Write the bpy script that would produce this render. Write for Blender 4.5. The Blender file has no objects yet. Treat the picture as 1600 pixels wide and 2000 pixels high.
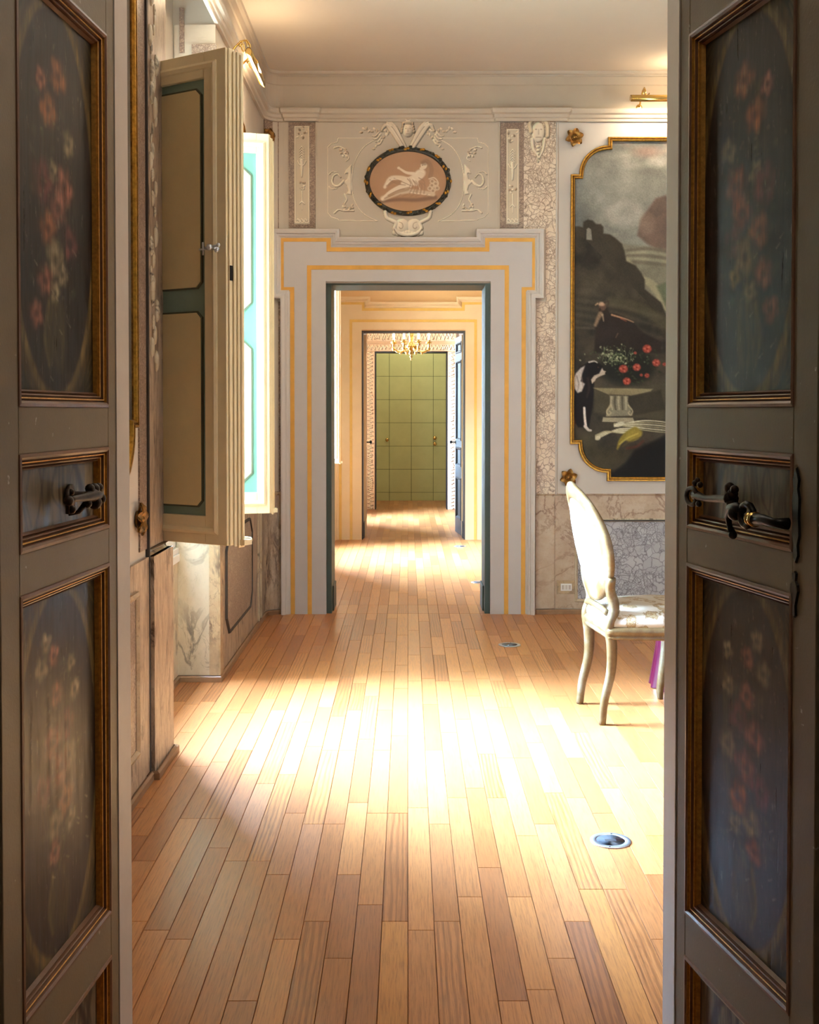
import bpy, bmesh, math, random
import numpy as np
from mathutils import Vector, Matrix
# ------------------------------------------------------------ camera, sky, exposure
scn = bpy.context.scene
COL = scn.collection
R = math.radians
cam_d = bpy.data.cameras.new('camera')
cam = bpy.data.objects.new('camera', cam_d); COL.objects.link(cam)
cam.location = (0, 0, 1.34)
cam.rotation_euler = (R(90 - 1.26), 0, 0)
cam_d.sensor_fit = 'AUTO'; cam_d.sensor_width = 36
cam_d.lens = 2200 / 2000 * 36
cam_d.shift_x = 3 / 2000; cam_d.shift_y = -147 / 2000
cam_d.clip_start = 0.05
scn.camera = cam
scn.view_settings.view_transform = 'Standard'
scn.view_settings.look = 'None'
scn.view_settings.exposure = -0.24
scn.view_settings.gamma = 1.0
scn.view_settings.use_curve_mapping = False
SKY = 700.0
world = bpy.data.worlds.new('sky'); scn.world = world
world.use_nodes = True
wn, wl = world.node_tree.nodes, world.node_tree.links
wn.clear()
wo = wn.new('ShaderNodeOutputWorld'); bg = wn.new('ShaderNodeBackground')
tc = wn.new('ShaderNodeTexCoord'); sp = wn.new('ShaderNodeSeparateXYZ'); rp = wn.new('ShaderNodeValToRGB')
wl.new(tc.outputs['Generated'], sp.inputs[0]); 
mr = wn.new('ShaderNodeMapRange'); mr.inputs[1].default_value = -0.25; mr.inputs[2].default_value = 0.9
wl.new(sp.outputs['Z'], mr.inputs[0]); wl.new(mr.outputs[0], rp.inputs[0])
cr = rp.color_ramp
cr.elements[0].position = 0.0; cr.elements[0].color = (0.10, 0.115, 0.12, 1)
cr.elements[1].position = 1.0; cr.elements[1].color = (0.36, 0.55, 0.86, 1)
e = cr.elements.new(0.21); e.color = (0.24, 0.28, 0.30, 1)
e = cr.elements.new(0.25); e.color = (0.53, 0.76, 1.0, 1)
e = cr.elements.new(0.65); e.color = (0.43, 0.68, 1.0, 1)
wl.new(rp.outputs[0], bg.inputs[0]); bg.inputs[1].default_value = SKY
wl.new(bg.outputs[0], wo.inputs[0])

def area(name, loc, rot, sx, sy, power, color=(1, 1, 1), portal=False):
    l = bpy.data.lights.new(name, 'AREA'); l.shape = 'RECTANGLE'; l.size = sx; l.size_y = sy
    l.energy = power; l.color = color
    if portal: l.cycles.is_portal = True
    o = bpy.data.objects.new(name, l); COL.objects.link(o); o.location = loc; o.rotation_euler = rot
    return o
# openings of the three windows in the left wall (the sky comes in through them)
WIN = [(4.43, 5.50), (10.02, 10.90), (13.76, 14.34)]
for k, (a0, a1) in enumerate(WIN):
    area('window_portal', (-1.32, (a0 + a1) / 2, 1.83), (0, R(-90), 0), 2.3, a1 - a0, 1, portal=True)
WARM = (1.0, 0.70, 0.42)
# lights outside the view: two added fills, then the second room's lamp
area('ceiling_lamp', (0.0, 0.9, 3.3), (0, 0, 0), 0.7, 0.7, 7, (1.0, 0.86, 0.70))  # added fill for the foreground door leaves
area('room_lamp', (1.7, 3.3, 3.4), (0, 0, 0), 1.0, 1.0, 22, (1.0, 0.80, 0.58))  # added warm fill for the room and the near shutter
area('room_lamp', (1.6, 9.6, 3.3), (0, 0, 0), 0.8, 0.8, 34, (1.0, 0.62, 0.32))
# added cool fill from the right, no window behind it
area('side_window', (4.9, 5.2, 1.9), (0, R(90), 0), 2.2, 1.4, 6, (0.86, 0.92, 1.0))
# ------------------------------------------------------------ helpers
def lin(c):
    return tuple((x / 255 / 12.92 if x / 255 <= 0.04045 else ((x / 255 + 0.055) / 1.055) ** 2.4) for x in c)
def tag(o, label=None, cat=None, group=None, kind=None):
    if label: o['label'] = label
    if cat: o['category'] = cat
    if group: o['group'] = group
    if kind: o['kind'] = kind
    return o
def empty(name, loc=(0, 0, 0), rz=0, parent=None):
    o = bpy.data.objects.new(name, None); COL.objects.link(o); o.location = loc; o.rotation_euler = (0, 0, rz)
    o.empty_display_size = 0.05
    if parent: o.parent = parent
    return o
WORLD = lambda u, v, n: (u, v, n)
class MB:
    def __init__(s): s.v = []; s.f = []; s.m = []; s.sm = []
    def add(s, vs, fs, m=0, smooth=False):
        b = len(s.v); s.v += [tuple(p) for p in vs]
        for f in fs: s.f.append([b + i for i in f]); s.m.append(m); s.sm.append(smooth)
    def box(s, x0, x1, y0, y1, z0, z1, m=0, P=WORLD):
        c = [(x0, y0, z0), (x1, y0, z0), (x1, y1, z0), (x0, y1, z0), (x0, y0, z1), (x1, y0, z1), (x1, y1, z1), (x0, y1, z1)]
        s.add([P(*p) for p in c], [(0, 3, 2, 1), (4, 5, 6, 7), (0, 1, 5, 4), (1, 2, 6, 5), (2, 3, 7, 6), (3, 0, 4, 7)], m)
        return s
    def prism(s, pts, n0, n1, m=0, P=WORLD, inset=0.0):
        k = len(pts)
        top = offset_poly(pts, inset) if inset else pts
        vs = [P(u, v, n0) for u, v in pts] + [P(u, v, n1) for u, v in top]
        fs = [tuple(range(k))[::-1], tuple(range(k, 2 * k))] + [(i, (i + 1) % k, k + (i + 1) % k, k + i) for i in range(k)]
        s.add(vs, fs, m); return s
    def mould(s, path, prof, closed=False, P=WORLD, m=0, mats=None, smooth=False, caps=True):
        n = len(path); pts = [Vector((p[0], p[1])) for p in path]; rings = []
        for i in range(n):
            if closed or 0 < i < n - 1:
                a = (pts[i] - pts[i - 1]).normalized(); b = (pts[(i + 1) % n] - pts[i]).normalized()
            elif i == 0: a = b = (pts[1] - pts[0]).normalized()
            else: a = b = (pts[-1] - pts[-2]).normalized()
            na = Vector((-a.y, a.x)); nb = Vector((-b.y, b.x)); mt = na + nb
            mt = mt / max(0.25, mt.dot(na)) if mt.length > 1e-6 else na
            rings.append([P(pts[i].x + mt.x * o, pts[i].y + mt.y * o, h) for o, h in prof])
        k = len(prof); vs = [p for r in rings for p in r]
        b0 = len(s.v); s.v += vs
        for i in range(n if closed else n - 1):
            j = (i + 1) % n
            for q in range(k - 1):
                s.f.append([b0 + i * k + q, b0 + j * k + q, b0 + j * k + q + 1, b0 + i * k + q + 1])
                s.m.append((mats(i, q) if callable(mats) else mats[q]) if mats else m); s.sm.append(smooth)
        if not closed and caps and k > 2:
            s.f.append([b0 + q for q in range(k)]); s.m.append(m); s.sm.append(False)
            s.f.append([b0 + (n - 1) * k + q for q in range(k)][::-1]); s.m.append(m); s.sm.append(False)
        return s
    def tube(s, path, rad, seg=8, m=0, sx=1.0, caps=True, P=None, closed=False):
        p = [Vector(q) for q in path]; n = len(p)
        if not hasattr(rad, '__len__'): rad = [rad] * n
        up = Vector((0, 0, 1)); prev = None; rings = []
        for i in range(n):
            if closed: t = (p[(i + 1) % n] - p[i - 1]).normalized()
            else: t = (p[min(i + 1, n - 1)] - p[max(i - 1, 0)]).normalized()
            if prev is None:
                a = t.cross(up)
                if a.length < 1e-3: a = t.cross(Vector((1, 0, 0)))
            else: a = prev - t * prev.dot(t)
            a.normalize(); prev = a; b = t.cross(a)
            rings.append([p[i] + (a * math.cos(2 * math.pi * k / seg) * sx + b * math.sin(2 * math.pi * k / seg)) * rad[i] for k in range(seg)])
        vs = [q for r in rings for q in r]
        if P: vs = [P(*q) for q in vs]
        fs = []
        for i in range(n if closed else n - 1):
            j = (i + 1) % n
            for k in range(seg): fs.append((i * seg + k, i * seg + (k + 1) % seg, j * seg + (k + 1) % seg, j * seg + k))
        if caps and not closed: fs += [tuple(range(seg))[::-1], tuple((n - 1) * seg + k for k in range(seg))]
        s.add(vs, fs, m, True); return s
    def lathe(s, prof, c=(0, 0, 0), seg=16, m=0, axis='z', P=None):
        vs = []
        for r, h in prof:
            for k in range(seg):
                a = 2 * math.pi * k / seg; x, y = r * math.cos(a), r * math.sin(a)
                q = {'z': (x, y, h), 'x': (h, x, y), 'y': (x, h, y)}[axis]
                q = (c[0] + q[0], c[1] + q[1], c[2] + q[2]); vs.append(P(*q) if P else q)
        fs = []
        for i in range(len(prof) - 1):
            for k in range(seg): fs.append((i * seg + k, i * seg + (k + 1) % seg, (i + 1) * seg + (k + 1) % seg, (i + 1) * seg + k))
        fs += [tuple(range(seg))[::-1], tuple((len(prof) - 1) * seg + k for k in range(seg))]
        s.add(vs, fs, m, True); return s
    def ball(s, c, r, m=0, seg=10, P=None, sz=(1, 1, 1)):
        vs, fs = [], []; rows = seg // 2 + 1
        for i in range(rows + 1):
            t = math.pi * i / rows
            for k in range(seg):
                a = 2 * math.pi * k / seg
                q = (c[0] + r * sz[0] * math.sin(t) * math.cos(a), c[1] + r * sz[1] * math.sin(t) * math.sin(a), c[2] + r * sz[2] * math.cos(t))
                vs.append(P(*q) if P else q)
        for i in range(rows):
            for k in range(seg): fs.append((i * seg + k, (i + 1) * seg + k, (i + 1) * seg + (k + 1) % seg, i * seg + (k + 1) % seg))
        s.add(vs, fs, m, True); return s
    def build(s, name, mats, parent=None, bevel=0, fixn=True):
        me = bpy.data.meshes.new(name); me.from_pydata([tuple(p) for p in s.v], [], s.f)
        if not isinstance(mats, (list, tuple)): mats = [mats]
        for x in mats: me.materials.append(x)
        me.polygons.foreach_set('material_index', s.m); me.polygons.foreach_set('use_smooth', s.sm)
        if fixn:
            bm = bmesh.new(); bm.from_mesh(me); bmesh.ops.recalc_face_normals(bm, faces=bm.faces[:]); bm.to_mesh(me); bm.free()
        me.update()
        o = bpy.data.objects.new(name, me); COL.objects.link(o)
        if parent: o.parent = parent
        if bevel:
            b = o.modifiers.new('bevel', 'BEVEL'); b.width = bevel; b.segments = 2; b.limit_method = 'ANGLE'
        return o
def offset_poly(pts, d):      # moves a CCW outline inward by d
    n = len(pts); out = []
    for i in range(n):
        a = (Vector(pts[i]) - Vector(pts[i - 1])).normalized(); b = (Vector(pts[(i + 1) % n]) - Vector(pts[i])).normalized()
        na = Vector((-a.y, a.x)); nb = Vector((-b.y, b.x)); mt = na + nb
        mt = mt / max(0.3, mt.dot(na)) if mt.length > 1e-6 else na
        out.append((pts[i][0] + mt.x * d, pts[i][1] + mt.y * d))
    return out
def frame_P(o, U, V, N):
    o, U, V, N = Vector(o), Vector(U), Vector(V), Vector(N)
    return lambda u, v, n: tuple(o + U * u + V * v + N * n)
def smooth_path(pts, k=6):    # Catmull-Rom
    p = [Vector(q) for q in pts]; p = [2 * p[0] - p[1]] + p + [2 * p[-1] - p[-2]]; out = []
    for i in range(1, len(p) - 2):
        for j in range(k):
            t = j / k
            out.append(0.5 * ((2 * p[i]) + (p[i + 1] - p[i - 1]) * t + (2 * p[i - 1] - 5 * p[i] + 4 * p[i + 1] - p[i + 2]) * t * t + (3 * p[i] - p[i - 1] - 3 * p[i + 1] + p[i + 2]) * t ** 3))
    out.append(p[-2]); return out
def rect(u0, u1, v0, v1): return [(u0, v0), (u1, v0), (u1, v1), (u0, v1)]
def notched(w, h, r, s, k=8):
    tr = [(w / 2, h / 2 - r - s), (w / 2 - s, h / 2 - r - s)]
    tr += [(w / 2 - s - r + r * math.cos(a), h / 2 - s - r + r * math.sin(a)) for a in [math.pi / 2 * i / k for i in range(1, k)]]
    tr += [(w / 2 - s - r, h / 2 - s), (w / 2 - s - r, h / 2)]
    return tr + [(-x, y) for x, y in tr[::-1]] + [(-x, -y) for x, y in tr] + [(x, -y) for x, y in tr[::-1]]
def cham(u0, u1, v0, v1, c): return [(u0 + c, v0), (u1 - c, v0), (u1, v0 + c), (u1, v1 - c), (u1 - c, v1), (u0 + c, v1), (u0, v1 - c), (u0, v0 + c)]

# ------------------------------------------------------------ painted canvases (paint is laid on a vertex grid)
rng = np.random.RandomState(7)
def vnoise(X, Y, s, seed=0):
    r = np.random.RandomState(seed); g = r.rand(64, 64)
    x = X / s; y = Y / s; xi = np.floor(x).astype(int); yi = np.floor(y).astype(int); fx = x - xi; fy = y - yi
    fx = fx * fx * (3 - 2 * fx); fy = fy * fy * (3 - 2 * fy); a = lambda i, j: g[j % 64, i % 64]
    return (a(xi, yi) * (1 - fx) + a(xi + 1, yi) * fx) * (1 - fy) + (a(xi, yi + 1) * (1 - fx) + a(xi + 1, yi + 1) * fx) * fy
def fbm(X, Y, s, seed=0, o=4):
    t = 0; w = 0
    for k in range(o): t = t + vnoise(X, Y, s / 2 ** k, seed + k) * 0.5 ** k; w += 0.5 ** k
    return t / w
class Cv:
    def __init__(s, x0, x1, y0, y1, step, bg):
        s.x0, s.x1, s.y0, s.y1 = x0, x1, y0, y1
        s.nx = int((x1 - x0) / step) + 1; s.ny = int((y1 - y0) / step) + 1
        s.X, s.Y = np.meshgrid(np.linspace(x0, x1, s.nx), np.linspace(y0, y1, s.ny))
        s.C = np.zeros((s.ny, s.nx, 3)) + np.array(bg, float); s.H = np.zeros((s.ny, s.nx)); s.mask = None
    def win(s, xa, xb, ya, yb):
        ia = max(0, int((xa - s.x0) / (s.x1 - s.x0) * (s.nx - 1)) - 1); ib = min(s.nx, int((xb - s.x0) / (s.x1 - s.x0) * (s.nx - 1)) + 3)
        ja = max(0, int((ya - s.y0) / (s.y1 - s.y0) * (s.ny - 1)) - 1); jb = min(s.ny, int((yb - s.y0) / (s.y1 - s.y0) * (s.ny - 1)) + 3)
        return (slice(ja, max(ja, jb)), slice(ia, max(ia, ib)))
    def lay(s, w, A, col, a):
        A = (A * a)[..., None]; s.C[w] = s.C[w] * (1 - A) + np.array(col, float) * A
    def wash(s, A, col, a=1): s.lay((slice(None), slice(None)), np.clip(A, 0, 1), col, a)
    def ell(s, cx, cy, rx, ry, col, a=1, f=2, rot=0, h=0):
        r = max(rx, ry) + f; w = s.win(cx - r, cx + r, cy - r, cy + r); x = s.X[w] - cx; y = s.Y[w] - cy
        if x.size == 0: return
        c, sn = math.cos(rot), math.sin(rot); x, y = x * c + y * sn, -x * sn + y * c
        q = np.sqrt((x / rx) ** 2 + (y / ry) ** 2); d = (q - 1) * min(rx, ry)
        if col is not None: s.lay(w, np.clip(0.5 - d / f, 0, 1), col, a)
        if h: s.H[w] = np.maximum(s.H[w], h * np.sqrt(np.clip(1 - q * q, 0, 1)))
    def sdpoly(s, w, pts):
        X, Y = s.X[w], s.Y[w]; d = np.full(X.shape, 1e9); ins = np.zeros(X.shape, bool); n = len(pts)
        for i in range(n):
            ax, ay = pts[i]; bx, by = pts[(i + 1) % n]; ex, ey = bx - ax, by - ay; L = ex * ex + ey * ey + 1e-9
            t = np.clip(((X - ax) * ex + (Y - ay) * ey) / L, 0, 1); d = np.minimum(d, np.hypot(X - ax - t * ex, Y - ay - t * ey))
            ins ^= ((ay > Y) != (by > Y)) & (X < (bx - ax) * (Y - ay) / (by - ay + 1e-12) + ax)
        return np.where(ins, -d, d)
    def poly(s, pts, col, a=1, f=2, h=0):
        xs = [p[0] for p in pts]; ys = [p[1] for p in pts]; w = s.win(min(xs) - f, max(xs) + f, min(ys) - f, max(ys) + f)
        if s.X[w].size == 0: return
        d = s.sdpoly(w, pts)
        if col is not None: s.lay(w, np.clip(0.5 - d / f, 0, 1), col, a)
        if h: s.H[w] = np.maximum(s.H[w], h * np.clip(-d / 2.0, 0, 1))
    def stroke(s, pts, w0, w1, col, a=1, f=1.5, h=0, sm=True, closed=False):
        if sm and len(pts) > 2: pts = [(p.x, p.y) for p in smooth_path([Vector((q[0], q[1], 0)) for q in pts], 4)]
        if closed: pts = list(pts) + [pts[0]]
        n = len(pts); m = max(w0, w1) + f
        xs = [p[0] for p in pts]; ys = [p[1] for p in pts]; w = s.win(min(xs) - m, max(xs) + m, min(ys) - m, max(ys) + m)
        X, Y = s.X[w], s.Y[w]
        if X.size == 0: return
        best = np.full(X.shape, 1e9)
        for i in range(n - 1):
            ax, ay = pts[i]; bx, by = pts[i + 1]; ex, ey = bx - ax, by - ay; L = ex * ex + ey * ey + 1e-9
            t = np.clip(((X - ax) * ex + (Y - ay) * ey) / L, 0, 1); r = w0 + (w1 - w0) * (i + t) / (n - 1)
            d = np.hypot(X - ax - t * ex, Y - ay - t * ey)
            best = np.minimum(best, d - r)
            if h: s.H[w] = np.maximum(s.H[w], h * np.sqrt(np.clip(1 - (d / np.maximum(r, 0.3)) ** 2, 0, 1)))
        if col is not None: s.lay(w, np.clip(0.5 - best / f, 0, 1), col, a)
    def shade(s, k=.16):          # painted light and shade from relief height: fresco grisaille, also on carved bands
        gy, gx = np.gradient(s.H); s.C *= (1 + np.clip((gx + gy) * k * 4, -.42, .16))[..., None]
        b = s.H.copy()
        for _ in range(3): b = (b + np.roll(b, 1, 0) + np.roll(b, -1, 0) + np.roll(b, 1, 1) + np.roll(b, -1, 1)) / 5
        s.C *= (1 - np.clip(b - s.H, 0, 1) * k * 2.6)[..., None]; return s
    def mesh(s, name, mat, P, W, Hh, parent=None, hscale=0.0, drop=False, base=0.0, smooth=False):
        nx, ny = s.nx, s.ny
        U = (s.X - s.x0) / (s.x1 - s.x0) * W - W / 2; V = Hh / 2 - (s.Y - s.y0) / (s.y1 - s.y0) * Hh
        o0 = np.array(P(0, 0, 0)); du = np.array(P(1, 0, 0)) - o0; dv = np.array(P(0, 1, 0)) - o0; dn = np.array(P(0, 0, 1)) - o0
        co = o0 + U[..., None] * du + V[..., None] * dv + (s.H * hscale + base)[..., None] * dn
        co = co.reshape(-1, 3); idx = np.arange(nx * ny).reshape(ny, nx)
        q = np.stack([idx[:-1, :-1], idx[1:, :-1], idx[1:, 1:], idx[:-1, 1:]], -1)
        keep = np.ones(q.shape[:2], bool)
        if s.mask is not None: mk = s.mask; keep &= mk[:-1, :-1] | mk[1:, :-1] | mk[1:, 1:] | mk[:-1, 1:]
        if drop: hh = s.H > 1e-6; keep &= hh[:-1, :-1] | hh[1:, :-1] | hh[1:, 1:] | hh[:-1, 1:]
        q = q[keep].reshape(-1, 4); used = np.unique(q); mp = np.full(nx * ny, -1); mp[used] = np.arange(len(used)); q = mp[q]; co = co[used]
        me = bpy.data.meshes.new(name); me.vertices.add(len(co)); me.vertices.foreach_set('co', co.ravel())
        me.loops.add(q.size); me.loops.foreach_set('vertex_index', q.ravel().astype(np.int32))
        me.polygons.add(len(q)); me.polygons.foreach_set('loop_start', np.arange(0, q.size, 4, dtype=np.int32))
        if smooth: me.polygons.foreach_set('use_smooth', np.ones(len(q), bool))
        me.update(calc_edges=True)
        c = np.clip(s.C, 0, 255).reshape(-1, 3)[used] / 255; c = np.where(c <= 0.04045, c / 12.92, ((c + 0.055) / 1.055) ** 2.4)
        at = me.color_attributes.new('paint', 'FLOAT_COLOR', 'POINT'); at.data.foreach_set('color', np.hstack([c, np.ones((len(c), 1))]).ravel().astype(np.float32))
        me.materials.append(mat)
        o = bpy.data.objects.new(name, me); COL.objects.link(o)
        if parent: o.parent = parent
        return o

# ------------------------------------------------------------ materials
class NT:
    def __init__(s, name):
        s.m = bpy.data.materials.new(name); s.m.use_nodes = True; s.n = s.m.node_tree.nodes; s.l = s.m.node_tree.links
        s.b = s.n['Principled BSDF']
    def N(s, t, **k):
        n = s.n.new('ShaderNode' + t)
        for a, v in k.items():
            if a.startswith('i_'): n.inputs[int(a[2:]) if a[2:].isdigit() else a[2:].replace('_', ' ')].default_value = v
            else: setattr(n, a, v)
        return n
    def L(s, a, b): s.l.new(a, b)
    def pos(s, sc=(1, 1, 1), obj=False):
        src = s.N('TexCoord').outputs['Object'] if obj else s.N('NewGeometry').outputs['Position']
        mp = s.N('Mapping'); mp.inputs['Scale'].default_value = sc; s.L(src, mp.inputs[0]); return mp.outputs[0]
    def noise(s, vec, scale, detail=4, rough=0.55, dist=0):
        n = s.N('TexNoise'); n.inputs['Scale'].default_value = scale; n.inputs['Detail'].default_value = detail
        n.inputs['Roughness'].default_value = rough; n.inputs['Distortion'].default_value = dist; s.L(vec, n.inputs['Vector']); return n
    def ramp(s, fac, stops):
        r = s.N('ValToRGB'); c = r.color_ramp
        while len(c.elements) < len(stops): c.elements.new(0.5)
        for e, (p, col) in zip(c.elements, stops): e.position = p; e.color = (*col, 1) if len(col) == 3 else col
        s.L(fac, r.inputs[0]); return r.outputs[0]
    def mix(s, f, a, b, mode='MIX'):
        m = s.N('Mix'); m.data_type = 'RGBA'; m.blend_type = mode
        for v, i in ((f, 0), (a, 6), (b, 7)):
            if hasattr(v, 'links'): s.L(v, m.inputs[i])
            elif i == 0: m.inputs[0].default_value = v
            else: m.inputs[i].default_value = (*v, 1) if len(v) == 3 else v
        return m.outputs[2]
    def math(s, op, a, b=0.0, c=None):
        m = s.N('Math', operation=op)
        for v, i in ((a, 0), (b, 1), (c, 2)):
            if v is None: continue
            if hasattr(v, 'links'): s.L(v, m.inputs[i])
            else: m.inputs[i].default_value = v
        return m.outputs[0]
    def bump(s, h, st=0.2, d=0.002):
        b = s.N('Bump'); b.inputs['Strength'].default_value = st; b.inputs['Distance'].default_value = d
        s.L(h, b.inputs['Height']); s.L(b.outputs[0], s.b.inputs['Normal'])
    def done(s, col=None, rough=0.5, metal=0.0, spec=0.5):
        if col is not None:
            if hasattr(col, 'links'): s.L(col, s.b.inputs['Base Color'])
            else: s.b.inputs['Base Color'].default_value = (*col, 1)
        if hasattr(rough, 'links'): s.L(rough, s.b.inputs['Roughness'])
        else: s.b.inputs['Roughness'].default_value = rough
        s.b.inputs['Metallic'].default_value = metal; s.b.inputs['Specular IOR Level'].default_value = spec
        return s.m
def paint(name, c, rough=0.6, var=0.12, scale=6, bump=0.15, spec=0.4, speck=None):
    t = NT(name); c = lin(c); p = t.pos()
    n = t.noise(p, scale, 6, 0.65)
    col = t.ramp(n.outputs[0], [(0.3, tuple(x * (1 - var) for x in c)), (0.7, tuple(min(1, x * (1 + var * 0.6)) for x in c))])
    n2 = t.noise(p, 180, 3)
    if speck:
        n3 = t.noise(p, 30, 3, 0.6); f = t.ramp(n3.outputs[0], [(0.70, (0, 0, 0)), (0.74, (1, 1, 1))]); col = t.mix(f, col, lin(speck))
    t.bump(n2.outputs[0], bump, 0.001)
    return t.done(col, rough, 0, spec)
def metal(name, c, rough=0.35, var=0.35, scale=40, met=0.9):
    t = NT(name); c = lin(c); n = t.noise(t.pos(), scale, 5, 0.6)
    col = t.ramp(n.outputs[0], [(0.35, tuple(x * (1 - var) for x in c)), (0.65, c)]); t.bump(n.outputs[0], 0.2, 0.0015)
    return t.done(col, rough, met)
def breccia(name, base, alt, vein, scale=22, width=0.055, dens=0.5, rough=0.4):
    t = NT(name); p = t.pos()
    n = t.noise(p, 9, 3); d = t.N('VectorMath', operation='SCALE'); t.L(n.outputs['Color'], d.inputs[0]); d.inputs['Scale'].default_value = 0.10
    ad = t.N('VectorMath', operation='ADD'); t.L(p, ad.inputs[0]); t.L(d.outputs[0], ad.inputs[1])
    outs = []
    for sc, w in ((scale, width), (scale * 2.3, width * 1.3)):
        v = t.N('TexVoronoi', feature='DISTANCE_TO_EDGE'); v.inputs['Scale'].default_value = sc; t.L(ad.outputs[0], v.inputs['Vector'])
        outs.append(t.ramp(v.outputs[0], [(0.0, (1, 1, 1)), (w, (0.25, 0.25, 0.25)), (w * 2, (0, 0, 0))]))
    msk = t.noise(p, 5, 2); mf = t.ramp(msk.outputs[0], [(dens - 0.03, (0, 0, 0)), (dens + 0.05, (1, 1, 1))])
    small = t.mix(mf, (0, 0, 0), outs[1]); ve = t.mix(1.0, outs[0], small, 'LIGHTEN')
    v2 = t.N('TexVoronoi'); v2.inputs['Scale'].default_value = scale; t.L(ad.outputs[0], v2.inputs['Vector'])
    bc = t.mix(t.noise(p, 14, 4).outputs[0], lin(base), lin(alt))
    bw_ = t.N('RGBToBW'); t.L(v2.outputs['Color'], bw_.inputs[0]); bc = t.mix(0.25, bc, bw_.outputs[0], 'SOFT_LIGHT')
    col = t.mix(ve, bc, lin(vein)); return t.done(col, rough, 0, 0.4)
def veined(name, base, alt, vein, scale=3.0, width=0.012, rough=0.4, stretch=(1, 1, 1), fleck=0.3):
    t = NT(name); p = t.pos(stretch)
    a = t.noise(p, scale, 7, 0.62, 0.6); b = t.noise(p, scale * 2.1, 6, 0.6, 1.2)
    va = t.ramp(a.outputs[0], [(0.5 - width * 2, (0, 0, 0)), (0.5 - width * .4, (1, 1, 1)), (0.5 + width * .4, (1, 1, 1)), (0.5 + width * 2, (0, 0, 0))])
    vb = t.ramp(b.outputs[0], [(0.46 - width, (0, 0, 0)), (0.46, (0.6, 0.6, 0.6)), (0.46 + width, (0, 0, 0))])
    ve = t.mix(1.0, va, vb, 'LIGHTEN')
    msk = t.ramp(t.noise(p, scale * 0.8, 3).outputs[0], [(0.40, (0.15, 0.15, 0.15)), (0.6, (1, 1, 1))])
    ve = t.mix(1.0, ve, msk, 'MULTIPLY')
    bc = t.mix(t.ramp(t.noise(p, scale * 3, 8, 0.7).outputs[0], [(0.35, (0, 0, 0)), (0.65, (1, 1, 1))]), lin(base), lin(alt))
    fl = t.ramp(t.noise(p, scale * 14, 6, 0.75).outputs[0], [(0.56, (0, 0, 0)), (0.66, (1, 1, 1))])
    bc = t.mix(t.math('MULTIPLY', fl, fleck), bc, lin(vein))
    return t.done(t.mix(ve, bc, lin(vein)), rough, 0, 0.4)
def canvas_mat(name, rough=0.45, spec=0.4, streak=False, bump=0.25):
    t = NT(name); a = t.N('Attribute'); a.attribute_name = 'paint'
    p = t.pos((26, 26, 1.3)) if streak else t.pos((260, 260, 260))
    n = t.noise(p, 1.0 if not streak else 3.0, 5, 0.6)
    g_ = t.ramp(n.outputs[0], [(0.38, (0.62, 0.60, 0.58)), (0.52, (1, 1, 1)), (0.66, (1.45, 1.4, 1.35))]); col = t.mix(0.85 if streak else 0.0, a.outputs['Color'], g_, 'MULTIPLY')
    if streak:
        w_ = t.noise(t.pos((40, 40, 12)), 2.2, 6, 0.7); col = t.mix(t.ramp(w_.outputs[0], [(0.60, (0, 0, 0)), (0.72, (0.5, 0.5, 0.5))]), col, lin((150, 138, 122)))
    r = t.ramp(n.outputs[0], [(0.3, (rough * .75,) * 3), (0.7, (min(1, rough * 1.3),) * 3)])
    t.bump(n.outputs[0], bump, 0.001); return t.done(a.outputs['Color'] if not streak else col, r, 0, spec)
M = {}
M['plaster'] = paint('plaster', (186, 174, 158), 0.75, 0.07, 1.6, 0.2)
M['plaster_lilac'] = paint('plaster_lilac', (190, 183, 176), 0.7, 0.05, 2.2, 0.15)
M['frieze'] = paint('frieze', (180, 166, 148), 0.75, 0.08, 1.4, 0.2)
M['ceiling'] = paint('ceiling_paint', (216, 204, 190), 0.8, 0.04, 0.9, 0.1)
M['casing'] = paint('casing_paint', (188, 183, 181), 0.5, 0.05, 4, 0.12)
M['casing_light'] = paint('casing_edge', (196, 190, 185), 0.5, 0.05, 4, 0.1)
M['yellow'] = paint('ochre_band', (206, 152, 66), 0.55, 0.12, 12, 0.1)
M['casing_peach'] = paint('casing_peach', (196, 164, 122), 0.55, 0.06, 4, 0.12)  # first room's casing paint, tinted peach for the warm lamplight
M['ochre_dark'] = paint('ochre_dark', (190, 146, 66), 0.55, 0.1, 12, 0.1)
M['gilt'] = metal('gilt', (204, 152, 62), 0.34, 0.5, 55)
M['gilt_line'] = metal('gilt_line', (214, 160, 72), 0.42, 0.35, 120, 0.35)
M['gilt_dark'] = metal('gilt_dark', (150, 104, 44), 0.42, 0.6, 50, 0.75)
M['brass'] = metal('brass', (222, 186, 112), 0.22, 0.15, 30, 1.0)
M['bronze'] = metal('bronze', (62, 48, 38), 0.5, 0.4, 60, 0.6)
M['iron'] = metal('iron', (46, 44, 42), 0.4, 0.3, 60, 0.8)
M['steel'] = metal('steel', (196, 205, 216), 0.28, 0.08, 30, 0.85)
M['door_paint'] = paint('door_paint', (126, 110, 84), 0.5, 0.14, 5, 0.35, 0.5, speck=(188, 178, 158))
M['jamb'] = paint('jamb_paint', (208, 200, 194), 0.45, 0.08, 5, 0.2)
M['mould_brown'] = paint('mould_brown', (128, 92, 68), 0.35, 0.3, 14, 0.3, 0.5)
M['cream'] = paint('shutter_cream', (232, 218, 180), 0.45, 0.08, 7, 0.25)
M['teal'] = paint('shutter_teal', (128, 150, 136), 0.5, 0.08, 8, 0.2)
M['panel_beige'] = paint('shutter_panel', (216, 198, 150), 0.55, 0.05, 9, 0.2)
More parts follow.
